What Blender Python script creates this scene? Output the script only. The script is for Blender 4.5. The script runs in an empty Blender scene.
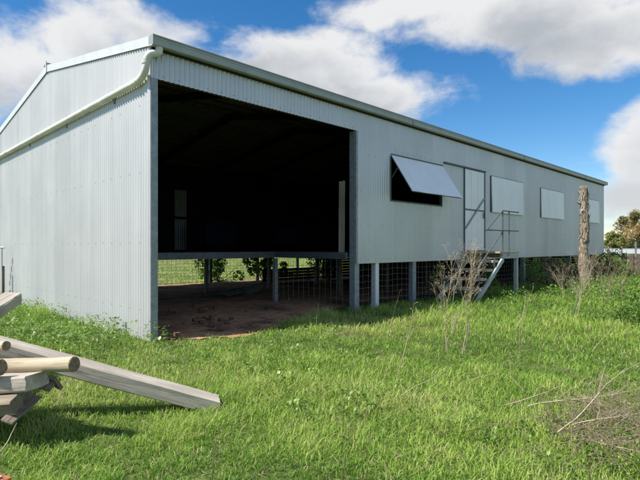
import bpy, math, random
import numpy as np
from mathutils import Vector, Matrix, noise as mnoise

random.seed(7)
rng = np.random.default_rng(11)
sc = bpy.context.scene
col = sc.collection

# ------------------------------------------------------------------ camera calibration
FPX, HOR, CAMH = 490.0, 246.5, 1.2
YAW = math.radians(44.65)                       # heading, counted from the long wall's direction (+x)
F = (math.cos(YAW), math.sin(YAW))
R = (math.sin(YAW), -math.cos(YAW))


def ray(u, v):
    r = (u - 320) / FPX
    return (F[0] + r * R[0], F[1] + r * R[1], (HOR - v) / FPX)


def gp(u, v, z=0.0):
    """point at height z seen at pixel u,v of the survey photo"""
    q = ray(u, v)
    t = (z - CAMH) / q[2]
    return Vector((q[0] * t, q[1] * t, z))


def dp(u, v, D):
    q = ray(u, v)
    return Vector((q[0] * D, q[1] * D, CAMH + q[2] * D))


# ------------------------------------------------------------------ ground height
def gz(x, y):
    d = math.hypot(x, y)
    k = 1.0 / (1.0 + (d / 40.0) ** 4)
    inside = 1.0
    if 2.6 < x < 24.5 and 5.6 < y < 15.2:
        inside = 0.35
    return k * inside * (0.035 * math.sin(x * 0.9 + 1.3) * math.cos(y * 0.8) + 0.02 * math.sin(x * 2.1 - y * 1.7)) - 0.05 * k


# ------------------------------------------------------------------ object helpers
def tag(o, label=None, cat=None, group=None, kind=None):
    if label: o['label'] = label
    if cat: o['category'] = cat
    if group: o['group'] = group
    if kind: o['kind'] = kind
    return o


def empty(name, loc):
    o = bpy.data.objects.new(name, None)
    o.location = loc
    o.empty_display_size = 0.2
    col.objects.link(o)
    return o


class MB:
    """collects shapes that become ONE mesh object"""
    def __init__(s):
        s.v = []; s.f = []; s.sm = []

    def add(s, vs, fs, smooth=False):
        b = len(s.v)
        s.v += [tuple(p) for p in vs]
        s.f += [tuple(i + b for i in f) for f in fs]
        s.sm += [smooth] * len(fs)
        return s

    def box(s, x0, x1, y0, y1, z0, z1):
        vs = [(x0, y0, z0), (x1, y0, z0), (x1, y1, z0), (x0, y1, z0), (x0, y0, z1), (x1, y0, z1), (x1, y1, z1), (x0, y1, z1)]
        return s.add(vs, [(0, 3, 2, 1), (4, 5, 6, 7), (0, 1, 5, 4), (1, 2, 6, 5), (2, 3, 7, 6), (3, 0, 4, 7)])

    def bar(s, p0, p1, w, h, up=(0, 0, 1)):
        p0 = Vector(p0); p1 = Vector(p1)
        d = (p1 - p0).normalized(); up = Vector(up)
        if abs(d.dot(up)) > 0.98: up = Vector((0, 1, 0))
        sd = d.cross(up).normalized(); u2 = sd.cross(d)
        vs = []
        for p in (p0, p1):
            for a, b in ((-1, -1), (1, -1), (1, 1), (-1, 1)):
                vs.append(p + sd * (a * w / 2) + u2 * (b * h / 2))
        return s.add(vs, [(0, 1, 2, 3), (7, 6, 5, 4), (0, 4, 5, 1), (1, 5, 6, 2), (2, 6, 7, 3), (3, 7, 4, 0)])

    def tube(s, pts, rad, n=8, caps=True):
        pts = [Vector(p) for p in pts]
        if not hasattr(rad, '__len__'): rad = [rad] * len(pts)
        vs = []; fs = []
        prev = None
        for i, p in enumerate(pts):
            if i == 0: d = pts[1] - p
            elif i == len(pts) - 1: d = p - pts[i - 1]
            else: d = (pts[i + 1] - p).normalized() + (p - pts[i - 1]).normalized()
            d.normalize()
            if prev is None:
                a = Vector((0, 0, 1)) if abs(d.z) < 0.9 else Vector((1, 0, 0))
                sd = d.cross(a).normalized()
            else:
                sd = (prev - d * prev.dot(d)).normalized()
            prev = sd
            u2 = d.cross(sd)
            for k in range(n):
                t = 2 * math.pi * k / n
                vs.append(p + (sd * math.cos(t) + u2 * math.sin(t)) * rad[i])
        m = len(pts)
        for i in range(m - 1):
            for k in range(n):
                k2 = (k + 1) % n
                fs.append((i * n + k, i * n + k2, (i + 1) * n + k2, (i + 1) * n + k))
        s.add(vs, fs, True)
        if caps:
            b = len(s.v)
            s.v += [tuple(p) for p in vs[:n]] + [tuple(p) for p in vs[-n:]]
            s.f += [tuple(b + k for k in reversed(range(n))), tuple(b + n + k for k in range(n))]
            s.sm += [False, False]
        return s

    def build(s, name, mat, parent=None, origin=None):
        me = bpy.data.meshes.new(name)
        me.from_pydata(s.v, [], s.f)
        me.polygons.foreach_set('use_smooth', s.sm)
        me.materials.append(mat)
        me.update()
        o = bpy.data.objects.new(name, me)
        col.objects.link(o)
        if parent is not None:
            o.parent = parent
            w = Vector((0, 0, 0)); p = parent
            while p is not None:
                w += Vector(p.location); p = p.parent
            o.location = -w
        elif origin is not None:
            og = Vector(origin)
            me.transform(Matrix.Translation(-og))
            o.location = og
        return o


# ------------------------------------------------------------------ material helpers
class NT:
    def __init__(s, tree):
        s.t = tree; s.n = tree.nodes; s.l = tree.links

    def node(s, typ, **kw):
        n = s.n.new(typ)
        for k, v in kw.items(): setattr(n, k, v)
        return n

    def setin(s, sock, val):
        if isinstance(val, bpy.types.NodeSocket): s.l.new(val, sock)
        else: sock.default_value = val

    def math(s, op, a, b=0.0, c=None, clamp=False):
        n = s.node('ShaderNodeMath', operation=op); n.use_clamp = clamp
        s.setin(n.inputs[0], a); s.setin(n.inputs[1], b)
        if c is not None: s.setin(n.inputs[2], c)
        return n.outputs[0]

    def smooth(s, x, lo, hi, a=0.0, b=1.0):
        n = s.node('ShaderNodeMapRange', interpolation_type='SMOOTHSTEP')
        s.setin(n.inputs[0], x); n.inputs[1].default_value = lo; n.inputs[2].default_value = hi
        n.inputs[3].default_value = a; n.inputs[4].default_value = b
        return n.outputs[0]

    def mix(s, f, a, b, typ='MIX'):
        n = s.node('ShaderNodeMix', data_type='RGBA', blend_type=typ)
        s.setin(n.inputs[0], f)
        s.setin(n.inputs[6], a if isinstance(a, bpy.types.NodeSocket) else (*a, 1))
        s.setin(n.inputs[7], b if isinstance(b, bpy.types.NodeSocket) else (*b, 1))
        return n.outputs[2]

    def coords(s, scale=(1, 1, 1), kind='Object', rot=(0, 0, 0)):
        tc = s.node('ShaderNodeTexCoord')
        mp = s.node('ShaderNodeMapping')
        mp.inputs['Scale'].default_value = scale
        mp.inputs['Rotation'].default_value = rot
        s.l.new(tc.outputs[kind], mp.inputs[0])
        return mp.outputs[0]

    def noise(s, vec, scale, detail=4, rough=0.55, dist=0.0):
        n = s.node('ShaderNodeTexNoise')
        s.l.new(vec, n.inputs['Vector'])
        n.inputs['Scale'].default_value = scale
        n.inputs['Detail'].default_value = detail
        n.inputs['Roughness'].default_value = rough
        n.inputs['Distortion'].default_value = dist
        return n.outputs['Fac']

    def ramp(s, fac, stops):
        n = s.node('ShaderNodeValToRGB')
        s.l.new(fac, n.inputs[0])
        e = n.color_ramp.elements
        while len(e) > 1: e.remove(e[-1])
        e[0].position = stops[0][0]; e[0].color = (*stops[0][1], 1)
        for p, c in stops[1:]:
            x = e.new(p); x.color = (*c, 1)
        return n.outputs[0]

    def bump(s, h, strength, dist):
        n = s.node('ShaderNodeBump')
        n.inputs['Strength'].default_value = strength
        n.inputs['Distance'].default_value = dist
        s.l.new(h, n.inputs['Height'])
        return n.outputs[0]


def new_mat(name):
    m = bpy.data.materials.new(name); m.use_nodes = True
    nt = NT(m.node_tree)
    b = m.node_tree.nodes['Principled BSDF']
    return m, nt, b


def simple(name, c, rough=0.7, metal=0.0, var=0.25, scale=6.0, bump=0.0, spec=0.4, stretch=(1, 1, 1)):
    m, nt, b = new_mat(name)
    v = nt.coords(stretch)
    n = nt.noise(v, scale, 6, 0.6)
    lo = tuple(k * (1 - var) for k in c); hi = tuple(min(1, k * (1 + var)) for k in c)
    nt.l.new(nt.ramp(n, [(0.3, lo), (0.7, hi)]), b.inputs['Base Color'])
    b.inputs['Roughness'].default_value = rough
    b.inputs['Metallic'].default_value = metal
    b.inputs['Specular IOR Level'].default_value = spec
    if bump: nt.l.new(nt.bump(n, bump, 0.01), b.inputs['Normal'])
    return m


def iron(name, c, axis, metal=0.3, rough=0.42, streak=0.10):
    """weathered zincalume sheet: each sheet a little different, faint vertical run marks and dust at the foot"""
    m, nt, b = new_mat(name)
    tc = nt.node('ShaderNodeTexCoord'); sp = nt.node('ShaderNodeSeparateXYZ')
    nt.l.new(tc.outputs['Object'], sp.inputs[0])
    a = sp.outputs[axis]
    sheet = nt.math('FLOOR', nt.math('DIVIDE', a, 0.762))
    wn = nt.node('ShaderNodeTexWhiteNoise', noise_dimensions='1D')
    nt.l.new(sheet, wn.inputs['W'])
    v1 = nt.coords((5, 5, 0.25)); n1 = nt.noise(v1, 1.0, 5, 0.6)
    v2 = nt.coords((1, 1, 1)); n2 = nt.noise(v2, 1.1, 5, 0.6)
    v3 = nt.coords((26, 26, 0.7)); n3 = nt.noise(v3, 1.0, 3, 0.6)
    k = nt.math('ADD', nt.math('MULTIPLY', wn.outputs['Value'], 0.11), nt.math('MULTIPLY', n1, streak * 2.2))
    k = nt.math('ADD', k, nt.math('MULTIPLY', n2, 0.20))
    k = nt.math('ADD', k, nt.math('MULTIPLY', n3, 0.10))
    k = nt.math('ADD', k, 0.66)
    base = nt.mix(n2, tuple(x * 0.97 for x in c), tuple(x * 1.03 for x in c))
    cc = nt.node('ShaderNodeVectorMath', operation='SCALE')
    nt.l.new(base, cc.inputs[0]); nt.l.new(k, cc.inputs['Scale'])
    nt.l.new(cc.outputs[0], b.inputs['Base Color'])
    b.inputs['Metallic'].default_value = metal
    nt.l.new(nt.math('ADD', nt.math('MULTIPLY', n1, 0.25), rough - 0.12), b.inputs['Roughness'])
    return m


def timber(name, c0, c1, grain=1.0, rough=0.85, dark=(0.03, 0.026, 0.02)):
    """object coordinates: X runs along the length"""
    m, nt, b = new_mat(name)
    v = nt.coords((1.2, 26 * grain, 26 * grain)); n = nt.noise(v, 1.0, 6, 0.65, 0.6)
    v2 = nt.coords((1.6, 5, 5)); n2 = nt.noise(v2, 1.0, 4, 0.6)
    v3 = nt.coords((0.9, 60, 60)); n3 = nt.noise(v3, 1.0, 3, 0.7, 0.3)
    c = nt.ramp(n, [(0.3, c0), (0.62, c1)])
    c = nt.mix(nt.smooth(n2, 0.35, 0.75), c, tuple(k * 0.62 for k in c1))
    crack = nt.smooth(n3, 0.30, 0.36, 1.0, 0.0)
    c = nt.mix(crack, c, dark)
    nt.l.new(c, b.inputs['Base Color'])
    b.inputs['Roughness'].default_value = rough
    b.inputs['Specular IOR Level'].default_value = 0.2
    h = nt.math('SUBTRACT', n, nt.math('MULTIPLY', crack, 0.8))
    nt.l.new(nt.bump(h, 0.6, 0.008), b.inputs['Normal'])
    return m


def leafmat(name, stops, trans=0.35, attr='tint', rough=0.55, spec=0.25):
    m, nt, b = new_mat(name)
    at = nt.node('ShaderNodeAttribute', attribute_name=attr)
    c = nt.ramp(at.outputs['Fac'], stops)
    nt.l.new(c, b.inputs['Base Color'])
    b.inputs['Roughness'].default_value = rough
    b.inputs['Specular IOR Level'].default_value = spec
    tr = nt.node('ShaderNodeBsdfTranslucent'); nt.l.new(c, tr.inputs[0])
    mx = nt.node('ShaderNodeMixShader'); mx.inputs[0].default_value = trans
    nt.l.new(b.outputs[0], mx.inputs[1]); nt.l.new(tr.outputs[0], mx.inputs[2])
    out = m.node_tree.nodes['Material Output']
    nt.l.new(mx.outputs[0], out.inputs[0])
    return m


M = {}
M['wall_front'] = iron('zincalume_front', (0.60, 0.60, 0.61), 0, 0.40, 0.38)
M['wall_gable'] = iron('zincalume_gable', (0.57, 0.57, 0.57), 1, 0.3, 0.5)
M['roof'] = iron('zincalume_roof', (0.24, 0.25, 0.26), 0, 0.3, 0.4)
M['flat'] = simple('flat_zinc_sheet', (0.79, 0.79, 0.80), 0.42, 0.2, 0.06, 2.5, stretch=(1, 1, 0.4))
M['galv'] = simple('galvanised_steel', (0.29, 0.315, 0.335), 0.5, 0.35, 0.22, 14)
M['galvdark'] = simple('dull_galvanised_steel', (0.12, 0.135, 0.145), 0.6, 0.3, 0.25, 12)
M['trim'] = simple('flashing', (0.66, 0.67, 0.66), 0.45, 0.15, 0.08, 3)
M['gutter'] = simple('gutter_metal', (0.36, 0.37, 0.36), 0.45, 0.25, 0.10, 3)
M['flap'] = simple('bright_zinc_sheet', (0.86, 0.86, 0.88), 0.5, 0.0, 0.05, 2.5)
M['stairsteel'] = simple('painted_stair_steel', (0.40, 0.42, 0.43), 0.55, 0.15, 0.2, 9)
M['pvc'] = simple('cream_pvc', (0.66, 0.65, 0.60), 0.65, 0.0, 0.2, 5)
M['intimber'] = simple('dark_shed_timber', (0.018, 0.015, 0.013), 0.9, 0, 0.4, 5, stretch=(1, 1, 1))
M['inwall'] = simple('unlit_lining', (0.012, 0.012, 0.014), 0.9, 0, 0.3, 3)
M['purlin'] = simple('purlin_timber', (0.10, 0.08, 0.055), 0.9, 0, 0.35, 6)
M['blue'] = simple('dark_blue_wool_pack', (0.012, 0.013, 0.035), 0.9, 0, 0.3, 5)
M['rub'] = simple('worn_timber_step', (0.48, 0.36, 0.245), 0.85, 0, 0.35, 7, 0.3, stretch=(4, 0.7, 4))
M['grey_timber'] = timber('weathered_grey_timber', (0.33, 0.285, 0.23), (0.60, 0.535, 0.45))
M['log'] = timber('peeled_log', (0.26, 0.20, 0.125), (0.60, 0.51, 0.36), 1.7)
M['logend'] = simple('log_end_grain', (0.22, 0.16, 0.10), 0.95, 0, 0.45, 40, 0.4)
M['oldplank'] = timber('old_brown_plank', (0.10, 0.078, 0.056), (0.34, 0.28, 0.21), 0.9)
M['pale_board'] = timber('pale_board', (0.15, 0.125, 0.10), (0.25, 0.21, 0.17))
M['yard'] = timber('yard_rail_timber', (0.06, 0.05, 0.04), (0.16, 0.13, 0.105))
M['wire'] = simple('wire', (0.26, 0.24, 0.22), 0.5, 0.6, 0.2, 20)
M['whitepaint'] = simple('white_paint', (0.46, 0.49, 0.52), 0.5, 0, 0.06, 4)
M['scrap'] = simple('grey_green_sheet', (0.16, 0.20, 0.18), 0.6, 0.1, 0.35, 5)
M['clod'] = simple('earth_clod', (0.14, 0.075, 0.045), 0.95, 0, 0.4, 12, 0.6)
M['brick'] = simple('broken_brick', (0.42, 0.15, 0.07), 0.9, 0, 0.35, 18, 0.5)
M['mortar'] = simple('old_mortar', (0.62, 0.60, 0.55), 0.95, 0, 0.2, 24, 0.5)
M['screw'] = simple('roofing_screw', (0.22, 0.23, 0.24), 0.5, 0.3, 0.2, 30)
M['stalk'] = leafmat('dead_stalk', [(0, (0.21, 0.165, 0.105)), (0.5, (0.40, 0.325, 0.22)), (1, (0.57, 0.485, 0.35))], 0.1)
M['darkstalk'] = leafmat('dark_dead_stalk', [(0, (0.10, 0.08, 0.055)), (1, (0.28, 0.22, 0.15))], 0.05)
M['grass'] = leafmat('grass_blades', [(0.0, (0.06, 0.14, 0.018)), (0.3, (0.15, 0.30, 0.035)), (0.6, (0.31, 0.47, 0.07)), (0.86, (0.49, 0.58, 0.16)), (0.93, (0.54, 0.46, 0.26)), (1.0, (0.52, 0.45, 0.28))], 0.42)
M['weed'] = leafmat('broad_weed_leaves', [(0.0, (0.06, 0.13, 0.02)), (0.6, (0.17, 0.29, 0.045)), (1.0, (0.30, 0.40, 0.12))], 0.3, rough=0.4, spec=0.4)
M['shrub'] = leafmat('shrub_leaves', [(0.0, (0.05, 0.11, 0.02)), (0.6, (0.13, 0.24, 0.04)), (1.0, (0.24, 0.35, 0.08))], 0.35)
M['rust_leaf'] = leafmat('rusty_crown_leaves', [(0.0, (0.14, 0.13, 0.05)), (0.35, (0.30, 0.25, 0.10)), (0.7, (0.46, 0.33, 0.15)), (1.0, (0.58, 0.46, 0.25))], 0.25)
M['olive_leaf'] = leafmat('olive_crown_leaves', [(0.0, (0.13, 0.15, 0.04)), (0.6, (0.34, 0.34, 0.11)), (1.0, (0.50, 0.44, 0.19))], 0.25)
M['thicket'] = leafmat('thicket_leaves', [(0.0, (0.07, 0.065, 0.03)), (0.5, (0.15, 0.145, 0.065)), (1.0, (0.30, 0.25, 0.15))], 0.25)
M['far_leaf'] = leafmat('far_tree_leaves', [(0.0, (0.03, 0.05, 0.02)), (1.0, (0.10, 0.12, 0.06))], 0.2)
M['brush'] = leafmat('dry_brush', [(0, (0.11, 0.085, 0.05)), (0.6, (0.27, 0.215, 0.14)), (1, (0.47, 0.39, 0.27))], 0.1)


def bark_mat():
    m, nt, b = new_mat('shaggy_dead_bark')
    v = nt.coords((1, 1, 0.45)); n = nt.noise(v, 11, 6, 0.65, 0.8)
    n2 = nt.noise(nt.coords((1, 1, 0.7)), 5, 5, 0.6)
    c = nt.ramp(n, [(0.34, (0.10, 0.075, 0.05)), (0.48, (0.30, 0.24, 0.175)), (0.62, (0.50, 0.43, 0.335)), (0.72, (0.62, 0.56, 0.47))])
    c = nt.mix(nt.smooth(n2, 0.4, 0.7), c, (0.24, 0.185, 0.125))
    nt.l.new(c, b.inputs['Base Color']); b.inputs['Roughness'].default_value = 0.95
    nt.l.new(nt.bump(n, 0.9, 0.03), b.inputs['Normal'])
    return m


M['bark'] = bark_mat()
M['trunk'] = simple('tree_trunk_bark', (0.16, 0.13, 0.10), 0.95, 0, 0.4, 9, 0.6, stretch=(1, 1, 0.3))


def ground_mat():
    m, nt, b = new_mat('paddock_soil')
    v = nt.coords()
    n1 = nt.noise(v, 0.35, 6, 0.6); n2 = nt.noise(v, 9, 6, 0.7); n3 = nt.noise(v, 60, 4, 0.7)
    g = nt.ramp(n2, [(0.3, (0.045, 0.075, 0.018)), (0.55, (0.10, 0.16, 0.03)), (0.75, (0.17, 0.19, 0.06))])
    dry = nt.ramp(n2, [(0.3, (0.13, 0.105, 0.05)), (0.7, (0.30, 0.25, 0.13))])
    c = nt.mix(nt.smooth(n1, 0.52, 0.72), g, dry)
    c = nt.mix(nt.math('MULTIPLY', n3, 0.4), c, (0.06, 0.05, 0.03))
    nt.l.new(c, b.inputs['Base Color']); b.inputs['Roughness'].default_value = 1.0
    b.inputs['Specular IOR Level'].default_value = 0.1
    nt.l.new(nt.bump(n3, 0.6, 0.02), b.inputs['Normal'])
    return m


def dirt_mat():
    m, nt, b = new_mat('bare_red_dirt')
    v = nt.coords()
    n1 = nt.noise(v, 0.9, 6, 0.6); n2 = nt.noise(v, 7, 6, 0.7); n3 = nt.noise(v, 45, 5, 0.7)
    c = nt.ramp(n2, [(0.28, (0.29, 0.145, 0.082)), (0.5, (0.52, 0.285, 0.165)), (0.72, (0.64, 0.39, 0.25))])
    c = nt.mix(nt.smooth(n1, 0.45, 0.7), c, (0.13, 0.085, 0.055))
    c = nt.mix(nt.smooth(n3, 0.55, 0.75, 0, 0.6), c, (0.07, 0.045, 0.03))
    nt.l.new(c, b.inputs['Base Color']); b.inputs['Roughness'].default_value = 1.0
    b.inputs['Specular IOR Level'].default_value = 0.1
    h = nt.math('ADD', nt.math('MULTIPLY', n2, 1.5), nt.math('MULTIPLY', n3, 0.6))
    nt.l.new(nt.bump(h, 0.9, 0.03), b.inputs['Normal'])
    return m


M['ground'] = ground_mat()
M['dirt'] = dirt_mat()

# ------------------------------------------------------------------ ground and dirt floor
DIRT = [(3.12, 5.95), (3.45, 5.68), (4.0, 5.45), (4.5, 5.55), (5.0, 5.85), (5.9, 6.1), (7.0, 6.5), (8.0, 6.9), (24.0, 6.9), (24.0, 14.6), (3.03, 14.6), (3.03, 6.2)]


def in_poly(px, py, poly):
    c = np.zeros(px.shape, bool)
    n = len(poly); j = n - 1
    for i in range(n):
        xi, yi = poly[i]; xj, yj = poly[j]
        c ^= ((yi > py) != (yj > py)) & (px < (xj - xi) * (py - yi) / (yj - yi + 1e-12) + xi)
        j = i
    return c


def axis_coords(lo, hi, step, far):
    a = list(np.arange(lo, hi + 1e-6, step))
    d = step; p = hi
    while p < far:
        d *= 1.5; p += d; a.append(p)
    d = step; p = lo
    while p > -far:
        d *= 1.5; p -= d; a.insert(0, p)
    return a


def build_ground():
    xs = axis_coords(-6, 30, 0.3, 2500); ys = axis_coords(-6, 24, 0.3, 2500)
    vs = [(x, y, gz(x, y)) for y in ys for x in xs]
    nx = len(xs)
    fs = [(j * nx + i, j * nx + i + 1, (j + 1) * nx + i + 1, (j + 1) * nx + i) for j in range(len(ys) - 1) for i in range(nx - 1)]
    m = MB(); m.add(vs, fs, True)
    tag(m.build('ground', M['ground']), kind='structure')
    # bare dirt inside and before the open bay, a sheet just above the soil, with a crumbled edge
    xs = np.arange(2.9, 24.2, 0.07); ys = np.arange(5.2, 14.8, 0.07)
    X, Y = np.meshgrid(xs, ys)
    J = np.vectorize(lambda a, b: mnoise.noise(Vector((a * 2.2, b * 2.2, 0.3))) * 0.16 + mnoise.noise(Vector((a * 7, b * 7, 3))) * 0.07)(X, Y)
    ins = in_poly(X + J, Y + J, DIRT) & (X > 3.03) & (X < 24.0) & (Y < 14.6)
    nx = len(xs)
    vs = []
    for j in range(len(ys)):
        for i in range(nx):
            x, y = xs[i], ys[j]
            vs.append((x, y, gz(x, y) + 0.012 + 0.012 * mnoise.noise(Vector((x * 3, y * 3, 0))) + 0.01 * mnoise.noise(Vector((x * 9, y * 9, 5)))))
    fs = []
    for j in range(len(ys) - 1):
        for i in range(nx - 1):
            if ins[j, i] and ins[j, i + 1] and ins[j + 1, i] and ins[j + 1, i + 1]:
                fs.append((j * nx + i, j * nx + i + 1, (j + 1) * nx + i + 1, (j + 1) * nx + i))
    m = MB(); m.add(vs, fs, True)
    tag(m.build('dirt_floor', M['dirt']), kind='structure')


build_ground()

# ------------------------------------------------------------------ the shed
X0, X1 = 3.015, 23.5
Y0, Y1 = 6.122, 14.42
YR = (Y0 + Y1) / 2
ZE, ZR = 3.90, 4.60
ZB = 0.868
FLOOR = 1.08
PITCH, AMP = 0.076, 0.0105


def rake(y):
    return ZE + (ZR - ZE) * (1 - abs(y - YR) / (YR - Y0))


def corr(mb, a0, a1, axis, plane, zlo, zhi, out=-1, n=8, rows=1):
    """corrugated sheet between a0 and a1 along axis 0/1, standing in `plane`; zlo/zhi numbers or functions"""
    k = max(2, int(round((a1 - a0) / PITCH * n)))
    fl = zlo if callable(zlo) else (lambda a: zlo)
    fh = zhi if callable(zhi) else (lambda a: zhi)
    vs = []
    for i in range(k + 1):
        a = a0 + (a1 - a0) * i / k
        off = plane + out * (AMP + AMP * math.cos(2 * math.pi * a / PITCH))
        for z in (fl(a), fh(a)):
            vs.append((a, off, z) if axis == 0 else (off, a, z))
    fs = [(2 * i, 2 * i + 2, 2 * i + 3, 2 * i + 1) for i in range(k)]
    mb.add(vs, fs, True)


def screws(mb, a0, a1, axis, plane, zs, step=PITCH * 3, rs=0.008):
    """screw heads on the crests"""
    i0 = math.ceil(a0 / step); i1 = math.floor(a1 / step)
    for z in zs:
        for i in range(i0, i1 + 1):
            a = i * step
            if mnoise.noise(Vector((i * 1.7, z * 9, 3))) < -0.25: continue
            z_ = z + 0.006 * mnoise.noise(Vector((i * 0.9, z * 5, 8)))
            if axis == 0:
                c = (a, plane - 2 * AMP, z_); d = (a, plane - 2 * AMP - 0.006, z_)
            else:
                c = (plane - 2 * AMP, a, z_); d = (plane - 2 * AMP - 0.006, a, z_)
            mb.tube([c, d], [rs, rs * 0.75], 6)


shed = empty('woolshed', (X0, Y0, 0))
tag(shed, 'long corrugated iron shearing shed on stumps with one wide open dark bay', 'shed')

# front cladding, pieces round the openings
W1 = (8.29, 10.28, 2.17, 3.085)
DOOR = (11.34, 12.42, 1.08, 3.17)
fr = MB()
HX = 7.215
corr(fr, X0 + 0.004, HX, 0, Y0, 3.425, ZE)
corr(fr, HX, W1[0], 0, Y0, ZB, ZE)
corr(fr, W1[0], W1[1], 0, Y0, ZB, W1[2])
corr(fr, W1[0], W1[1], 0, Y0, W1[3], ZE)
corr(fr, W1[1], DOOR[0], 0, Y0, ZB, ZE)
corr(fr, DOOR[0], DOOR[1], 0, Y0, ZB, DOOR[2])
corr(fr, DOOR[0], DOOR[1], 0, Y0, DOOR[3], ZE)
corr(fr, DOOR[1], X1, 0, Y0, ZB, ZE)
front = fr.build('front_wall', M['wall_front'], shed)
sm = MB()
screws(sm, X0 + 0.05, HX, 0, Y0, (3.47, 3.76))
screws(sm, HX, W1[0], 0, Y0, (0.95, 1.62, 2.3, 3.0, 3.76))
screws(sm, W1[0], W1[1], 0, Y0, (0.95, 1.62, 2.1, 3.2, 3.76))
screws(sm, W1[1], DOOR[0], 0, Y0, (0.95, 1.62, 2.3, 3.0, 3.76))
screws(sm, DOOR[1], X1, 0, Y0, (0.95, 1.62, 3.3, 3.76))
sm.build('screw_row', M['screw'], front)['kind'] = 'stuff'

# gable cladding
ga = MB()
corr(ga, Y0 - 0.012, Y1, 1, X0, -0.06, lambda y: rake(min(max(y, Y0), Y1)) + 0.0)
gable = ga.build('gable_wall', M['wall_gable'], shed)
sm = MB()
screws(sm, Y0 + 0.1, Y1, 1, X0, (0.35, 1.25, 2.2, 3.1), PITCH * 4, 0.006)
sm.build('screw_row', M['galv'], gable)['kind'] = 'stuff'
# far gable and back wall
fg = MB(); corr(fg, Y0, Y1, 1, X1, ZB, lambda y: rake(y), out=1)
fg.build('far_gable_wall', M['wall_gable'], shed)
bw = MB(); corr(bw, X0, X1, 0, Y1, ZB + 0.08, ZE, out=1, n=6)
bw.build('back_wall', M['wall_front'], shed)
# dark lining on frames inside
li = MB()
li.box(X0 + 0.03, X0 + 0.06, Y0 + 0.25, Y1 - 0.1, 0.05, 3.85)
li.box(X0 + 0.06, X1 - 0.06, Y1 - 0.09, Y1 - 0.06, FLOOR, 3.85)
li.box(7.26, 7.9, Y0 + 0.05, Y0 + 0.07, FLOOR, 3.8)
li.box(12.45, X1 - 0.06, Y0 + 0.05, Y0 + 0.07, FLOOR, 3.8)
li.box(X1 - 0.06, X1 - 0.03, Y0 + 0.08, Y1 - 0.03, FLOOR, 4.0)  # added to close a corner where daylight leaked in
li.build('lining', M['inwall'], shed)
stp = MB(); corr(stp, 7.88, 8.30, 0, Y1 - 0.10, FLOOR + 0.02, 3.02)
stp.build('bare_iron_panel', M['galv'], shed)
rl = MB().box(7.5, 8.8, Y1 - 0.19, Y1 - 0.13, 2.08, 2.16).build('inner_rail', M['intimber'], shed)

# roof sheets + frame
ro = MB()
kx = int((X1 - X0 + 0.06) / PITCH * 6)
for sgn in (-1, 1):
    vs = []
    ye = Y0 - 0.07 if sgn < 0 else Y1 + 0.07
    for i in range(kx + 1):
        x = X0 - 0.03 + (X1 - X0 + 0.06) * i / kx
        o = 0.02 + AMP * math.cos(2 * math.pi * x / PITCH)
        vs.append((x, ye, rake(ye) + o + 0.03)); vs.append((x, YR, ZR + o + 0.03))
    ro.add(vs, [(2 * i, 2 * i + 2, 2 * i + 3, 2 * i + 1) for i in range(kx)], True)
ro.build('roof', M['roof'], shed)
pu = MB()
for y in [Y0 + 0.15 + k * 0.8 for k in range(11)]:
    if y < Y1 - 0.05:
        pu.box(X0 + 0.07, X1 - 0.07, y - 0.025, y + 0.025, rake(y) - 0.07, rake(y) + 0.012)
pu.build('purlins', M['purlin'], shed)
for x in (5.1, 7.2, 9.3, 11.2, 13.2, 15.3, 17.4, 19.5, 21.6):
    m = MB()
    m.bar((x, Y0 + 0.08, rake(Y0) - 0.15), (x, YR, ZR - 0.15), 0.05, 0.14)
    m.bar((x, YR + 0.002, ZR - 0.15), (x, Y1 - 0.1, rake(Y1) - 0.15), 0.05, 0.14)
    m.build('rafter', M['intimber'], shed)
m = MB()
m.box(X0 + 0.10, 7.12, Y0 + 0.03, Y0 + 0.09, 3.44, 3.58)
m.build('lintel', M['purlin'], shed)
m = MB()
for z in (1.5, 2.4, 3.3):
    m.box(7.3, X1 - 0.05, Y0 + 0.003, Y0 + 0.045, z, z + 0.07) if z < 1.6 or z > 3.2 else None
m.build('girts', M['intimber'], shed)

# corner post, jamb post, the row of stumps
def post(x, y, w, d, z0, z1, mat, name='post'):
    m = MB().box(x - w / 2, x + w / 2, y - d / 2, y + d / 2, z0, z1)
    return m.build(name, M[mat], shed)


m = MB()                                    # folded galvanised corner flashing / C post
m.box(X0 + 0.003, X0 + 0.098, Y0 - 0.022, Y0 - 0.018, -0.08, 3.422)
m.box(X0 + 0.094, X0 + 0.098, Y0 - 0.018, Y0 + 0.12, -0.08, 3.422)
m.box(X0 + 0.002, X0 + 0.006, Y0 - 0.018, Y0 + 0.12, -0.08, 3.422)
m.box(X0 + 0.070, X0 + 0.094, Y0 + 0.12, Y0 + 0.124, -0.08, 3.422)
m.build('corner_post', M['galv'], shed)
m = MB()
m.box(7.150, 7.285, Y0 + 0.006, Y0 + 0.14, -0.1, 3.42)
m.build('jamb_post', M['galv'], shed)
m = MB().box(7.163, HX, Y0 - 0.020, Y0 + 0.003, ZB, 3.424).build('jamb_flashing', M['galv'], shed)
for x in (7.86, 9.19, 11.2, 13.12, 15.22, 17.3, 19.4, 21.5, 23.4):
    w = 0.11 if x < 8 else 0.13
    post(x, Y0 + 0.07, w, 0.11, -0.1, ZB + 0.1, 'flat' if x < 8 else 'galv')
for y in (8.40, 11.2, 14.30):
    for x in (7.08, 9.2, 11.2, 13.2, 15.3, 17.4, 19.5, 21.6, 23.3):
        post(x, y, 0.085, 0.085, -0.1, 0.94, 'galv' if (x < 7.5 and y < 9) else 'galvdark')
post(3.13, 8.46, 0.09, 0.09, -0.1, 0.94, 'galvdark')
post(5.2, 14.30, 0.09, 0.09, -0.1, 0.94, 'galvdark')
post(5.05, 11.2, 0.09, 0.09, -0.1, 0.94, 'galvdark')

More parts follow.
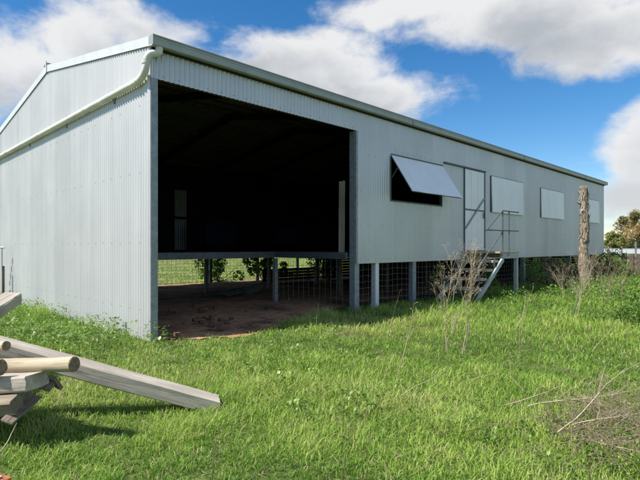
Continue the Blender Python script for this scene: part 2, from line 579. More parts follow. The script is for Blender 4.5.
# raised floor with its edge beams
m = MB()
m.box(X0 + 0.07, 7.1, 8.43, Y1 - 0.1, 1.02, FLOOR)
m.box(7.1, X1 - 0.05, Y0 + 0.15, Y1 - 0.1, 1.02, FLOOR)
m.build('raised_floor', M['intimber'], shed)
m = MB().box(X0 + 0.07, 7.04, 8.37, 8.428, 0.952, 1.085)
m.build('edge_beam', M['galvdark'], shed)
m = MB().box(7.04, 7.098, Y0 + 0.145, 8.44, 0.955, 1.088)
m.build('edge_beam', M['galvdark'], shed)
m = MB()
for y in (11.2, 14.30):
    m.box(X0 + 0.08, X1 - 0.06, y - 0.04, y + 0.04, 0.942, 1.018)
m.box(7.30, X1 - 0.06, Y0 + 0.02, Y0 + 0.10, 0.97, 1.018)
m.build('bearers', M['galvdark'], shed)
# slatted pen walls under the floor: boards between the stumps, far side
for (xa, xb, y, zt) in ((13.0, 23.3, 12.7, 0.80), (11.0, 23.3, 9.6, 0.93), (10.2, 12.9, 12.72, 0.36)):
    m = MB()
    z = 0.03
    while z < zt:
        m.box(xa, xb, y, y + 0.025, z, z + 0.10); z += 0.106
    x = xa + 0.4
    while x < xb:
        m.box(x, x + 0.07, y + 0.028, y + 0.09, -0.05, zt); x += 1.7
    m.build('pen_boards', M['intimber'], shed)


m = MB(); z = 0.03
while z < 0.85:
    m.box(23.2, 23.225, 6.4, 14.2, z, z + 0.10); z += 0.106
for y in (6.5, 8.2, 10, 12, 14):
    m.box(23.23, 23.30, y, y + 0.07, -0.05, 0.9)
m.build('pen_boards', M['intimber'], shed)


# wire mesh panels below the floor
def mesh_panel(p0, p1, z0, z1, sx=0.15, sz=0.1, r=0.0022, name='wire_mesh', sag=0.0):
    m = MB()
    p0 = Vector((*p0, 0)); p1 = Vector((*p1, 0)); L = (p1 - p0).length; d = (p1 - p0) / L
    nrm = Vector((-d.y, d.x, 0))
    k = int(L / sx)
    for i in range(k + 1):
        a = p0 + d * (L * i / k)
        b = sag * math.sin(i * 1.3) * 0.5
        m.tube([a + Vector((0, 0, z0)), a + nrm * b + Vector((0, 0, (z0 + z1) / 2)), a + Vector((0, 0, z1))], r, 4, False)
    z = z0 + 0.02
    while z <= z1:
        pts = [p0 + d * (L * t) + nrm * (sag * math.sin(t * 9 + z * 5)) + Vector((0, 0, z + sag * 0.6 * math.sin(t * 11 + z * 3))) for t in [q / 8 for q in range(9)]]
        m.tube(pts, r, 4, False); z += sz
    return m.build(name, M['wire'], shed)


mesh_panel((7.02, Y0 + 0.2), (7.02, 8.36), 0.03, 0.95, 0.15, 0.15, 0.0026, sag=0.01)
for xa, xb in ((7.3, 7.80), (7.92, 9.12), (9.26, 11.13), (13.2, 15.15), (15.3, 17.23), (17.37, 19.33)):
    mesh_panel((xa, Y0 + 0.06), (xb, Y0 + 0.06), 0.0, 0.95, 0.15, 0.12, 0.0028, sag=0.01)
mesh_panel((3.3, 14.42), (13.1, 14.42), 0.0, 0.98, 0.15, 0.1, 0.005, sag=0.012)

# gutter, barge flashings, ridge cap
gu = MB()
prof = [(0.0, 0.0), (0.0, -0.012), (-0.118, -0.012), (-0.122, 0.0), (-0.122, 0.062), (-0.128, 0.072), (-0.128, 0.088), (-0.119, 0.094), (-0.131, 0.104), (-0.131, 0.118), (-0.112, 0.118), (-0.112, 0.004), (-0.006, 0.004), (-0.006, 0.115), (0.0, 0.115)]
vs = []
GX0, GX1 = X0 - 0.03, X1 + 0.07
for x in (GX0, GX1):
    for dy, dz in prof: vs.append((x, Y0 - 0.019 + dy, 3.83 + dz))
n = len(prof)
gu.add(vs, [(i, (i + 1) % n, n + (i + 1) % n, n + i) for i in range(n)])
gu.box(GX0 - 0.003, GX0, Y0 - 0.150, Y0 - 0.019, 3.818, 3.948)
gu.box(GX1, GX1 + 0.003, Y0 - 0.150, Y0 - 0.019, 3.818, 3.948)
for x in (8.9, 14.8, 20.6): gu.box(x, x + 0.05, Y0 - 0.1525, Y0 - 0.149, 3.82, 3.949)
gutter = gu.build('gutter', M['gutter'], shed)
MB().box(X0 + 0.005, X1, Y0 - 0.048, Y0 - 0.0225, 3.792, 3.8165).build('eave_shadow_strip', M['intimber'], shed)  # dark strip stands in for the shadow line below the gutter
gb = MB()                                   # far gutter on the other eave
gb.box(GX0, GX1, Y1 + 0.02, Y1 + 0.14, 3.82, 3.94)
gb.build('gutter', M['gutter'], shed)
for sgn in (-1, 1):
    ye = Y0 - 0.12 if sgn < 0 else Y1 + 0.12
    ba = MB()
    zl = rake(ye) + 0.055; zr = ZR + 0.055
    x = X0 - 0.032
    for (xa, xb, h0, h1) in ((x, x + 0.004, -0.125, 0.0), (x - 0.0, x + 0.16, 0.002, 0.006)):
        vs = [(xa, ye, zl + h0), (xa, YR, zr + h0), (xa, YR, zr + h1), (xa, ye, zl + h1), (xb, ye, zl + h0), (xb, YR, zr + h0), (xb, YR, zr + h1), (xb, ye, zl + h1)]
        ba.add(vs, [(0, 1, 2, 3), (7, 6, 5, 4), (0, 4, 5, 1), (1, 5, 6, 2), (2, 6, 7, 3), (3, 7, 4, 0)])
    vs = [(x - 0.003, ye, zl - 0.128), (x - 0.003, YR, zr - 0.128), (x - 0.003, YR, zr - 0.116), (x - 0.003, ye, zl - 0.116)]
    ba.add(vs, [(0, 1, 2, 3)])
    ba.build('barge_flashing', M['trim'], shed)
rc = MB()
pts = [(-0.16, -0.03), (-0.09, -0.012), (-0.03, 0.012), (0, 0.03), (0.03, 0.012), (0.09, -0.012), (0.16, -0.03)]
vs = []
for x in (X0 - 0.045, X1 + 0.04):
    for a, b in pts: vs.append((x, YR + a, ZR + 0.085 + b))
rc.add(vs, [(i, i + 1, 8 + i, 7 + i) for i in range(6)])
rc.box(X0 - 0.05, X0 - 0.035, YR - 0.018, YR + 0.018, ZR - 0.075, ZR + 0.13)
rc.build('ridge_cap', M['trim'], shed)

# downpipe: from the gutter end round the corner and along the gable
def rounded(pts, r=0.06, k=5):
    pts = [Vector(p) for p in pts]; out = [pts[0]]
    for i in range(1, len(pts) - 1):
        a = (pts[i - 1] - pts[i]); b = (pts[i + 1] - pts[i])
        rr = min(r, a.length * 0.48, b.length * 0.48)
        pa = pts[i] + a.normalized() * rr; pb = pts[i] + b.normalized() * rr
        for j in range(k + 1):
            t = j / k
            out.append(pa * (1 - t) ** 2 + pts[i] * 2 * t * (1 - t) + pb * t ** 2)
    out.append(pts[-1]); return out


PR = 0.047
PXX = X0 - 0.075
pp = MB()
path = rounded([(3.10, Y0 - 0.085, 3.83), (3.10, Y0 - 0.085, 3.745), (PXX + 0.01, Y0 - 0.06, 3.70), (PXX, Y0 - 0.02, 3.47), (PXX, Y0 + 0.16, 3.40), (PXX, Y1 + 0.1, 3.33)], 0.09)
pp.tube(path, PR, 16)
pipe = pp.build('downpipe', M['pvc'], shed)
for y in (6.36, 8.2, 10.6, 13.0):
    z = 3.40 - 0.07 * (y - Y0 - 0.16) / (Y1 - Y0)
    m = MB().tube([(PXX, y - 0.05, z), (PXX, y + 0.05, z)], PR + 0.005, 16)
    m.build('pipe_collar', M['pvc'], pipe)
m = MB().tube([(PXX + 0.002, Y0 - 0.035, 3.575), (PXX, Y0 - 0.03, 3.63)], PR + 0.006, 16)
m.build('pipe_collar', M['pvc'], pipe)
for y in (7.2, 9.2, 11.4):
    z = 3.40 - 0.07 * (y - Y0 - 0.16) / (Y1 - Y0)
    m = MB().box(X0 - 0.035, X0 - 0.012, y - 0.015, y + 0.015, z - 0.1, z + 0.1)
    m.build('pipe_bracket', M['galv'], pipe)


# shutters, door, track
def shutter_closed(xa, xb, za, zb, i):
    m = MB()
    y = Y0 - 2 * AMP - 0.006
    tilt = 0.02 if i else 0.03
    vs = []
    for yy in (y, y - 0.022):
        vs += [(xa, yy - tilt, za), (xb, yy - tilt, za), (xb, yy, zb), (xa, yy, zb)]
    m.add(vs, [(3, 2, 1, 0), (4, 5, 6, 7), (0, 1, 5, 4), (1, 2, 6, 5), (2, 3, 7, 6), (3, 0, 4, 7)])
    for q in (1 / 3, 2 / 3):                # sheet laps
        x = xa + (xb - xa) * q
        m.bar((x, y - 0.0222 - tilt, za + 0.002), (x, y - 0.0222, zb - 0.002), 0.008, 0.0015, (0, 1, 0))
    s = m.build('window_shutter', M['flat'], shed)
    e = MB()
    e.box(xa - 0.012, xb + 0.012, y - 0.026, y + 0.02, zb + 0.001, zb + 0.012)
    e.box(xa - (0.016 if i == 0 else 0.007), xa - 0.002, y - 0.006, y + 0.01, za, zb)
    e.box(xb + 0.002, xb + 0.008, y - 0.006, y + 0.01, za, zb)
    e.build('shutter_frame', M['galvdark'], s)
    return s


shutter_closed(12.83, 14.92, 2.14, 3.13, 0)
shutter_closed(16.38, 18.46, 2.15, 3.10, 1)
shutter_closed(20.72, 22.68, 2.16, 3.08, 2)

# the propped-open shutter
def flap():
    m = MB()
    L = 0.95; n = 2 * 27
    hy, hz = Y0 - 0.03, 3.105
    ang = math.radians(33.5)
    dn = Vector((0, -math.sin(ang), -math.cos(ang)))
    nn = Vector((0, -math.cos(ang), math.sin(ang)))
    xa, xb = W1[0] - 0.02, W1[1] + 0.03
    k = 8
    vs = []
    for i in range(k + 1):
        x = xa + (xb - xa) * i / k
        wob = 0.004 * math.sin(i * 2.1)
        for s in (0, 0.5, 1):
            p = Vector((x, hy, hz)) + dn * (L * s) + nn * (wob * s)
            vs.append(p)
    m.add(vs, [(3 * i + j, 3 * i + j + 1, 3 * i + 4 + j, 3 * i + 3 + j) for i in range(k) for j in range(2)], False)
    vs2 = [Vector(v) - nn * 0.006 for v in vs]
    m.add(vs2, [(3 * i + j, 3 * i + 3 + j, 3 * i + 4 + j, 3 * i + j + 1) for i in range(k) for j in range(2)], False)
    for q in (0.36, 0.70):
        x = xa + (xb - xa) * q
        p = Vector((x, hy, hz)) + nn * 0.006
        m.bar(p + dn * 0.01 - nn * 0.0055, p + dn * (L - 0.01) - nn * 0.0055, 0.02, 0.002, nn)
    o = m.build('open_window_shutter', M['flap'], shed)
    o['label'] = 'shutter propped open at an angle'
    e = MB()
    e.bar((xa, hy, hz + 0.012), (xb, hy, hz + 0.012), 0.03, 0.02)
    e.build('hinge_bar', M['galvdark'], o)
    e = MB()
    for x in (xa + 0.03, xb - 0.03):
        p = Vector((x, hy, hz)) - nn * 0.02
        e.bar(p + dn * 0.02, p + dn * (L - 0.01), 0.03, 0.025, nn)
    p = Vector((0, hy, hz)) - nn * 0.022 + dn * (L - 0.02)
    e.bar((xa + 0.05, p.y, p.z), (xb - 0.05, p.y, p.z), 0.025, 0.03, nn)
    e.build('shutter_frame', M['galvdark'], o)
    for x in (W1[0] + 0.02,):
        a = Vector((x, Y0 - 0.015, hz - 0.47)); b = Vector((x, hy, hz)) + dn * 0.30 - nn * 0.02
        MB().tube([a, b], 0.008, 6).build('stay', M['wire'], o)


flap()
wf = MB()
wf.box(W1[0] - 0.03, W1[0], Y0 - 0.022, Y0 + 0.05, W1[2] - 0.03, W1[3])
wf.box(W1[1], W1[1] + 0.03, Y0 - 0.022, Y0 + 0.05, W1[2] - 0.03, W1[3])
wf.box(W1[0], W1[1], Y0 - 0.024, Y0 + 0.05, W1[2] - 0.03, W1[2])
wf.build('window_frame', M['galvdark'], shed)

dm = MB()
yd = Y0 - 0.028
dm.box(DOOR[0] + 0.012, DOOR[1] - 0.012, yd - 0.012, yd, DOOR[2] + 0.02, DOOR[3] - 0.01)
for q in (0.33, 0.66):
    x = DOOR[0] + (DOOR[1] - DOOR[0]) * q
    dm.box(x - 0.006, x + 0.006, yd - 0.0155, yd - 0.0125, DOOR[2] + 0.03, DOOR[3] - 0.02)
door = dm.build('door', M['flat'], shed)
MB().box(DOOR[0] - 0.020, DOOR[0] + 0.010, yd - 0.025, yd + 0.03, DOOR[2], DOOR[3]).build('door_stile', M['galvdark'], door)
MB().box(DOOR[1] - 0.010, DOOR[1] + 0.018, yd - 0.03, yd + 0.03, DOOR[2], DOOR[3]).build('door_stile', M['galvdark'], door)
MB().box(DOOR[0] + 0.013, DOOR[1] - 0.013, yd - 0.030, yd - 0.016, 2.125, 2.158).build('mid_rail', M['galvdark'], door)
MB().bar((DOOR[0] + 0.03, yd - 0.030, 1.66), (DOOR[1] - 0.03, yd - 0.030, 2.48), 0.028, 0.026, (0, 1, 0)).build('brace', M['galv'], door)
MB().box(DOOR[1] - 0.07, DOOR[1] - 0.05, yd - 0.06, yd - 0.016, 1.95, 2.10).build('door_handle', M['galvdark'], door)
tr = MB()
tr.box(10.36, 12.48, Y0 - 0.065, Y0 - 0.022, DOOR[3] + 0.012, DOOR[3] + 0.045)
tr.build('door_track', M['galvdark'], shed)

# ------------------------------------------------------------------ stairs with landing
st = empty('staircase', (11.6, 5.6, 0))
tag(st, 'grey steel staircase with worn timber treads, landing and pipe handrail outside the door', 'staircase')
SY0, SY1 = 5.10, 6.08
LX0, LX1 = 11.36, 12.28
for k in range(4):
    z = 0.28 + 0.2 * k; x = 10.18 + 0.29 * k
    m = MB()
    m.box(x - 0.15, x + 0.13, SY0 + 0.03, SY1 - 0.03, z - 0.055, z)
    m.build('tread', M['rub'], st)
m = MB()
y = SY0
while y < SY1:
    m.box(LX0 - 0.16, LX1 + 0.02, y, min(y + 0.135, SY1), FLOOR - 0.04, FLOOR + random.uniform(-0.004, 0.004)); y += 0.145
m.build('landing_deck', M['rub'], st)
for y in (SY0 - 0.0, SY1 - 0.045):
    a = Vector((9.98, y, -0.05)); b = Vector((11.36, y, 0.90))
    m = MB(); m.bar(a, b, 0.045, 0.105)
    m.build('stringer', M['stairsteel'], st)
m = MB()
m.box(LX0 - 0.05, LX1, SY0 + 0.002, SY0 + 0.045, FLOOR - 0.17, FLOOR - 0.045)
m.box(LX1 - 0.045, LX1, SY0 + 0.048, SY1, FLOOR - 0.17, FLOOR - 0.045)
m.build('landing_frame', M['stairsteel'], st)
for (x, y) in ((LX1 - 0.05, SY0 + 0.055), (LX1 - 0.10, SY1 - 0.1)):
    MB().box(x - 0.045, x + 0.045, y - 0.04, y + 0.04, -0.1, FLOOR - 0.171).build('landing_leg', M['stairsteel'], st)
HYY = SY0 - 0.02
hr = MB()
hr.tube([(10.45, HYY, 1.56), (11.30, HYY, 2.05), (12.20, HYY, 2.05)], 0.016, 8)
hr.tube([(10.45, HYY, 1.575), (12.20, HYY, 1.585)], 0.015, 8)
hr.tube([(10.08, HYY, 0.74), (11.34, HYY, 1.58)], 0.016, 8)
hr.build('handrail', M['galvdark'], st)
for (x, z0, z1) in ((11.30, 0.98, 2.05), (11.65, FLOOR - 0.1, 2.05), (10.10, 0.22, 0.76)):
    MB().tube([(x, HYY, z0), (x, HYY, z1)], 0.017, 8).build('rail_post', M['galvdark'], st)

# ------------------------------------------------------------------ loose timber etc.
def local_frame(p0, p1, roll=0.0):
    p0 = Vector(p0); p1 = Vector(p1)
    d = (p1 - p0); L = d.length; d.normalize()
    up = Vector((0, 0, 1))
    yv = up.cross(d).normalized(); zv = d.cross(yv)
    yv, zv = yv * math.cos(roll) + zv * math.sin(roll), zv * math.cos(roll) - yv * math.sin(roll)
    m = Matrix((d, yv, zv)).transposed().to_4x4()
    m.translation = p0
    return m, L


def beam(name, p0, p1, w, h, mat, roll=0.0, seed=0, rough=0.006, parent=None, n=36, notch=None):
    """weathered timber with softened arrises; X along its length, p0-p1 runs along its bottom centre"""
    mtx, L = local_frame(p0, p1, roll)
    m = MB()
    c = min(w, h) * 0.09
    prof = [(-w / 2 + c, 0), (0, 0), (w / 2 - c, 0), (w / 2, c), (w / 2, h * .35), (w / 2, h * .65), (w / 2, h - c), (w / 2 - c, h), (w * .17, h), (-w * .17, h), (-w / 2 + c, h), (-w / 2, h - c), (-w / 2, h * .65), (-w / 2, h * .35), (-w / 2, c)]
    vs = []; k = len(prof)
    for i in range(n + 1):
        x = L * i / n
        for j, (a, b) in enumerate(prof):
            q = (mnoise.noise(Vector((x * 3.1 + seed, j * 0.9, seed * 2.3))) + 0.5 * mnoise.noise(Vector((x * 13 + seed, j * 1.7, seed)))) * rough
            q2 = (mnoise.noise(Vector((x * 2.3 - seed, j * 1.1 + 9, seed))) + 0.5 * mnoise.noise(Vector((x * 11 - seed, j * 1.9, seed)))) * rough
            e = mnoise.noise(Vector((j * 1.3, seed * 1.1, 2))) * min(0.03, L * 0.05) if i in (0, n) else 0
            vs.append((x + e, a + q, b + q2))
    fs = []
    for i in range(n):
        for j in range(k):
            j2 = (j + 1) % k
            fs.append((i * k + j, i * k + j2, (i + 1) * k + j2, (i + 1) * k + j))
    m.add(vs, fs)
    m.add([vs[j] for j in range(k)], [tuple(reversed(range(k)))])
    m.add([vs[n * k + j] for j in range(k)], [tuple(range(k))])
    o = m.build(name, mat)
    o.matrix_world = mtx
    return o


def log(name, p0, p1, r0, r1, seed=0):
    """root empty is the log body; end grain is a part"""
    mtx, L = local_frame(p0, p1)
    m = MB(); n = 18; k = 20
    vs = []
    for i in range(k + 1):
        x = L * i / k
        r = r0 + (r1 - r0) * i / k
        for j in range(n):
            t = 2 * math.pi * j / n
            q = 1 + 0.07 * mnoise.noise(Vector((x * 2.5 + seed, math.cos(t) * 1.2, math.sin(t) * 1.2 + seed)))
            vs.append((x, math.cos(t) * r * q, math.sin(t) * r * q + 0.012 * math.sin(x * 2 + seed)))
    fs = [(i * n + j, i * n + (j + 1) % n, (i + 1) * n + (j + 1) % n, (i + 1) * n + j) for i in range(k) for j in range(n)]
    m.add(vs, fs, True)
    o = m.build(name, M['log']); o.matrix_world = mtx
    for ring, xo, sg in ((0, -0.002, -1), (k, 0.002, 1)):
        e = MB()
        ev = [(vs[ring * n + j][0], vs[ring * n + j][1], vs[ring * n + j][2]) for j in range(n)]
        mid = []
        for j in range(n):
            y, z = ev[j][1] * 0.9, ev[j][2] * 0.9
            mid.append((ev[j][0] + sg * (0.006 + 0.004 * mnoise.noise(Vector((y * 60, z * 60, seed)))), y, z))
        cen = (ev[0][0] + sg * 0.004, 0, 0)
        f2 = [(j, (j + 1) % n, n + (j + 1) % n, n + j) for j in range(n)] + [(n + j, n + (j + 1) % n, 2 * n) for j in range(n)]
        if sg < 0: f2 = [tuple(reversed(f)) for f in f2]
        e.add(ev + mid + [cen], f2)
        eo = e.build('end_grain', M['logend']); eo.parent = o
    return o


# long grey beam leaning from the pile to the grass
a = dp(-25, 349, 3.5); b = dp(215, 412, 3.88); a = a + (a - b) * 0.30
bm = beam('timber_beam', a, b, 0.18, 0.115, M['grey_timber'], 0.0, 3, 0.004)
tag(bm, 'long weathered grey squared beam sloping from the timber pile down onto the grass', 'timber beam', 'timber in the pile at left')
a = dp(-60, 352, 3.5); b = dp(12, 304, 5.0); a = b + (a - b) * 1.02
bm = beam('timber_beam', a, b, 0.16, 0.12, M['grey_timber'], 0.12, 8, 0.006)
tag(bm, 'short grey beam end sticking up at the left edge, pointing to the iron gable wall', 'timber beam', 'timber in the pile at left')
lg = log('log', dp(-98, 371, 3.62), dp(74, 362.5, 3.15), 0.047, 0.049, 1)
tag(lg, 'long pale peeled log with dark sawn end on top of the timber pile', 'log', 'timber in the pile at left')
lg = log('log', dp(-70, 376, 3.2), dp(0.5, 367, 3.05), 0.05, 0.05, 5)
tag(lg, 'log whose sawn end just shows at the left edge before the longer peeled log', 'log', 'timber in the pile at left')
lg = log('log', dp(-130, 352, 3.75), dp(6, 344.5, 3.32), 0.034, 0.034, 9)
tag(lg, 'thinner log with a sawn end, lying on the long grey beam at the left edge', 'log', 'timber in the pile at left')
bm = beam('timber_plank', dp(-130, 398, 3.3), dp(38, 388, 3.14), 0.22, 0.095, M['grey_timber'], -0.05, 4, 0.006)
tag(bm, 'thick split old plank lying directly beneath the peeled log', 'plank', 'timber in the pile at left')
bm = beam('timber_block', dp(-110, 424, 3.15), dp(20, 411, 3.05), 0.10, 0.10, M['oldplank'], 0.35, 6, 0.007)
tag(bm, 'rough brown timber block near the bottom of the pile, under the split plank', 'timber block', 'timber in the pile at left')
bm = beam('timber_board', dp(6, 424, 2.95), dp(35, 398, 3.3), 0.07, 0.022, M['oldplank'], 0.4, 7, 0.004)
tag(bm, 'thin splintered board slanting out of the pile base onto the grass', 'board', 'timber in the pile at left')
bm = beam('timber_beam', dp(-60, 422, 3.4), dp(24, 413, 3.42), 0.2, 0.17, M['oldplank'], 0.0, 15, 0.008)  # added dark backing, stands for the shade in the hollow under the plank
tag(bm, 'dark backing piece added for the shaded hollow under the split plank', 'timber beam', 'timber in the pile at left')
# sleepers stacked crosswise that carry the pile's far ends, just outside the picture
for i, (z, du, lab) in enumerate(((-0.04, 0, 'bottom sleeper of the stack carrying the left ends of the timber pile'), (0.125, 3, 'middle sleeper of the stack carrying the left ends of the timber pile'), (0.29, -3, 'top sleeper of the stack carrying the left ends of the timber pile'))):
    qa = ray(-88 + du, HOR); qb = ray(-70 + du, HOR)
    bm = beam('railway_sleeper', Vector((qa[0] * 3.5, qa[1] * 3.5, z)), Vector((qb[0] * 4.9, qb[1] * 4.9, z)), 0.24, 0.162, M['oldplank'], 0, 30 + i, 0.006)
    tag(bm, lab, 'sleeper', 'timber in the pile at left')
for (u0, v0, u1, v1, D, lab) in ((38, 389, 47, 378, 3.2, 'short split offcut standing at the end of the thick plank'),
                                 (46, 391, 53, 381, 3.22, 'short pale offcut beside the long grey beam, second from the thick plank'),
                                 (51, 379, 58, 389, 3.25, 'small splintered offcut nearest the shadowed side of the long grey beam')):
    bm = beam('timber_offcut', dp(u0, v0, D), dp(u1, v1, D + 0.08), 0.05, 0.025, M['oldplank'], 0.3, u0, 0.003)
    tag(bm, lab, 'offcut', 'timber in the pile at left')
# broken brick
pb = gp(-8, 485, 0.045)
m = MB()
vs = []
import itertools
bx = Matrix.Rotation(0.5, 3, 'Z') @ Matrix.Rotation(0.2, 3, 'X')
def lump(m, c, sx, sy, sz, rot, seed, n=8):
    vs = []; rings = 6
    for i in range(rings + 1):
        t = math.pi * i / rings
        for j in range(n):
            p = 2 * math.pi * j / n
            d = Vector((math.sin(t) * math.cos(p), math.sin(t) * math.sin(p), math.cos(t)))
            q = max(abs(d.x), abs(d.y), abs(d.z)); d = d / q ** 0.75
            d *= 1 + 0.16 * mnoise.noise(d * 2.2 + Vector((seed, seed, 0)))
            vs.append(Vector(c) + rot @ Vector((d.x * sx, d.y * sy, d.z * sz)))
    fs = [(i * n + j, (i + 1) * n + j, (i + 1) * n + (j + 1) % n, i * n + (j + 1) % n) for i in range(rings) for j in range(n)]
    m.add(vs, fs)
lump(m, pb, 0.075, 0.045, 0.03, bx, 3)
br = m.build('broken_brick', M['brick'], origin=pb)
tag(br, 'broken orange brick with white mortar on it in the grass at the bottom left corner', 'brick')
m = MB(); lump(m, pb + Vector((-0.012, 0.0, 0.032)), 0.045, 0.03, 0.008, bx, 6)
mo = m.build('mortar', M['mortar'], br)

# pale board standing just inside the open bay
bm = beam('upright_board', (7.20, Y0 + 0.32, FLOOR), (7.19, Y0 + 0.34, 2.47), 0.12, 0.03, M['pale_board'], 0, 21, 0.003)
bm.matrix_world = Matrix.Translation((7.10, Y0 + 0.30, FLOOR)) @ Matrix.Rotation(-math.pi / 2 + 0.01, 4, 'Y') @ Matrix.Rotation(0.75, 4, 'X')
tag(bm, 'pale timber board standing upright inside the right side of the open bay', 'board')

# scrap sheet on the dirt
c = gp(228, 294, 0.03)
m = MB()
vs = []
for i in range(9):
    for j in range(5):
        x = c.x - 0.6 + 1.3 * i / 8; y = c.y - 0.35 + 0.7 * j / 4
        vs.append((x + (y - c.y) * -0.7, y + (x - c.x) * 0.4 - 0.1 * math.sin(i), 0.05 + 0.05 * math.sin(i * 0.9 + j) + (0.1 if i == 8 else 0)))
m.add(vs, [(i * 5 + j, (i + 1) * 5 + j, (i + 1) * 5 + j + 1, i * 5 + j + 1) for i in range(8) for j in range(4)])
o = m.build('scrap_sheet', M['scrap'], origin=c)
md = o.modifiers.new('thickness', 'SOLIDIFY'); md.thickness = 0.004
tag(o, 'crumpled grey green sheet lying on the bare dirt under the raised floor', 'sheet')
# earth clods / stones by the bay
for i in range(26):
    u = random.uniform(170, 262); v = random.uniform(306, 338)
    if i < 14: u = random.uniform(190, 238); v = random.uniform(316, 328)
    c = gp(u, v, 0.01)
    if c.x < 3.2 or not in_poly(np.array([c.x]), np.array([c.y]), DIRT)[0]: continue
    m = MB(); s = random.uniform(0.02, 0.055)
    lump(m, c + Vector((0, 0, s * 0.3)), s * random.uniform(1, 1.8), s, s * 0.7, Matrix.Rotation(random.uniform(0, 6), 3, 'Z'), i * 1.7)
    o = m.build('earth_clod', M['clod'], origin=c)
    tag(o, 'brown earth clod on the bare dirt in the open bay', 'clod', 'earth clods on the dirt')
# blue wool bales inside, barely seen
for (x, y, w, h, lab) in ((8.2, 12.6, 1.2, 0.95, 'dark blue bale inside the shed toward the left of the open bay'), (11.4, 12.0, 2.6, 0.85, 'wide dark blue bale inside the shed toward the right of the open bay')):
    m = MB(); c = Vector((x, y, FLOOR + h / 2 + 0.003))
    lump(m, c, w * 0.46, 0.42, h * 0.46, Matrix.Identity(3), x, 16)
    for p in m.v: pass
    o = m.build('wool_bale', M['blue'], origin=(x, y, FLOOR))
    tag(o, lab, 'bale', 'blue bales in the dark bay')

# standpipe at the left edge of the photo
sp = empty('standpipe', (2.62, 12.35, 0))
tag(sp, 'dark post with thin rod and white pipe beside the gable wall', 'standpipe')
c = dp(3.2, 266, 11.0)
sp.location = (c.x, c.y, 0)
MB().box(c.x - 0.022, c.x + 0.022, c.y - 0.03, c.y + 0.03, -0.1, c.z).build('post', M['yard'], sp)
MB().tube([(c.x - 0.02, c.y + 0.01, c.z - 0.1), (c.x - 0.02, c.y + 0.01, 1.17)], 0.008, 6).build('rod', M['galvdark'], sp)
q = Vector((-R[0], -R[1], 0))
MB().tube([Vector((c.x, c.y, 1.175)) - q * 0.03, Vector((c.x, c.y, 1.175)) + q * 0.6], 0.022, 10).build('pipe', M['whitepaint'], sp)

# ------------------------------------------------------------------ dead trunk
def stump():
    c = gp(583.5, 284.5, 0.0)
    H = 3.10; n = 36; k = 110
    m = MB(); vs = []
    for i in range(k + 1):
        z = -0.15 + (H + 0.15) * i / k
        r = 0.112 + 0.05 * math.exp(-max(z, 0) * 3.0) - 0.01 * z / H
        cx = 0.03 * math.sin(z * 1.3); cy = 0.025 * math.sin(z * 1.7 + 1)
        for j in range(n):
            t = 2 * math.pi * j / n
            p = Vector((math.cos(t), math.sin(t), z))
            q = 1 + 0.12 * mnoise.noise(Vector((p.x * 1.5, p.y * 1.5, z * 1.6))) + 0.22 * abs(mnoise.noise(Vector((p.x * 4.2, p.y * 4.2, z * 3.0)))) + 0.10 * mnoise.noise(Vector((p.x * 11, p.y * 11, z * 9)))
            # loose curls of bark
            lift = mnoise.noise(Vector((p.x * 3.4 + 5, p.y * 3.4, z * 3.0)))
            if lift > 0.25: q += min(0.22, (lift - 0.25) * 1.3)
            zz = z
            if i == k: zz = z + 0.06 * mnoise.noise(Vector((p.x * 2, p.y * 2, 4)))
            vs.append((c.x + cx + p.x * r * q, c.y + cy + p.y * r * q, zz))
    fs = [(i * n + j, i * n + (j + 1) % n, (i + 1) * n + (j + 1) % n, (i + 1) * n + j) for i in range(k) for j in range(n)]
    top = len(vs); vs.append((c.x, c.y, H - 0.05))
    fs += [(k * n + j, k * n + (j + 1) % n, top) for j in range(n)]
    m.add(vs, fs, True)
    for (t, z, l) in ((2.5, 2.55, 0.12), (5.6, 1.8, 0.09), (0.4, 2.92, 0.13), (3.8, 1.35, 0.07)):
        a = Vector((c.x + math.cos(t) * 0.12, c.y + math.sin(t) * 0.12, z)); b = a + Vector((math.cos(t) * l, math.sin(t) * l, l * 0.7))
        m.tube([a, (a + b) / 2, b], [0.04, 0.03, 0.012], 7)
    rr = random.Random(3)
    for i in range(260):                     # peeling strips
        t = rr.uniform(0, 6.283); z = rr.uniform(0.3, H - 0.05)
        ct, s_ = math.cos(t), math.sin(t)
        w_ = rr.uniform(0.008, 0.03); l = rr.uniform(0.05, 0.20); o_ = rr.uniform(0.012, 0.06)
        r0 = 0.118
        cc = Vector((c.x + 0.03 * math.sin(z * 1.3), c.y + 0.025 * math.sin(z * 1.7 + 1), z))
        rad = Vector((ct, s_, 0)); tan = Vector((-s_, ct, 0))
        top_ = cc + rad * r0; mid = cc + rad * (r0 + o_ * 0.5) - Vector((0, 0, l * 0.6)); bot = cc + rad * (r0 + o_) - Vector((0, 0, l)) + tan * rr.uniform(-.02, .02)
        if rr.random() < 0.3: bot, top_ = top_ - Vector((0, 0, l)), bot + Vector((0, 0, l)); mid = mid
        m.add([top_ - tan * w_, top_ + tan * w_, mid + tan * w_ * 0.9, mid - tan * w_ * 0.9, bot + tan * w_ * 0.5, bot - tan * w_ * 0.5], [(0, 1, 2, 3), (3, 2, 4, 5)])
    o = m.build('dead_tree_trunk', M['bark'], origin=c)
    tag(o, 'tall bare dead tree trunk with shaggy bark standing before the far windows', 'tree trunk')


stump()

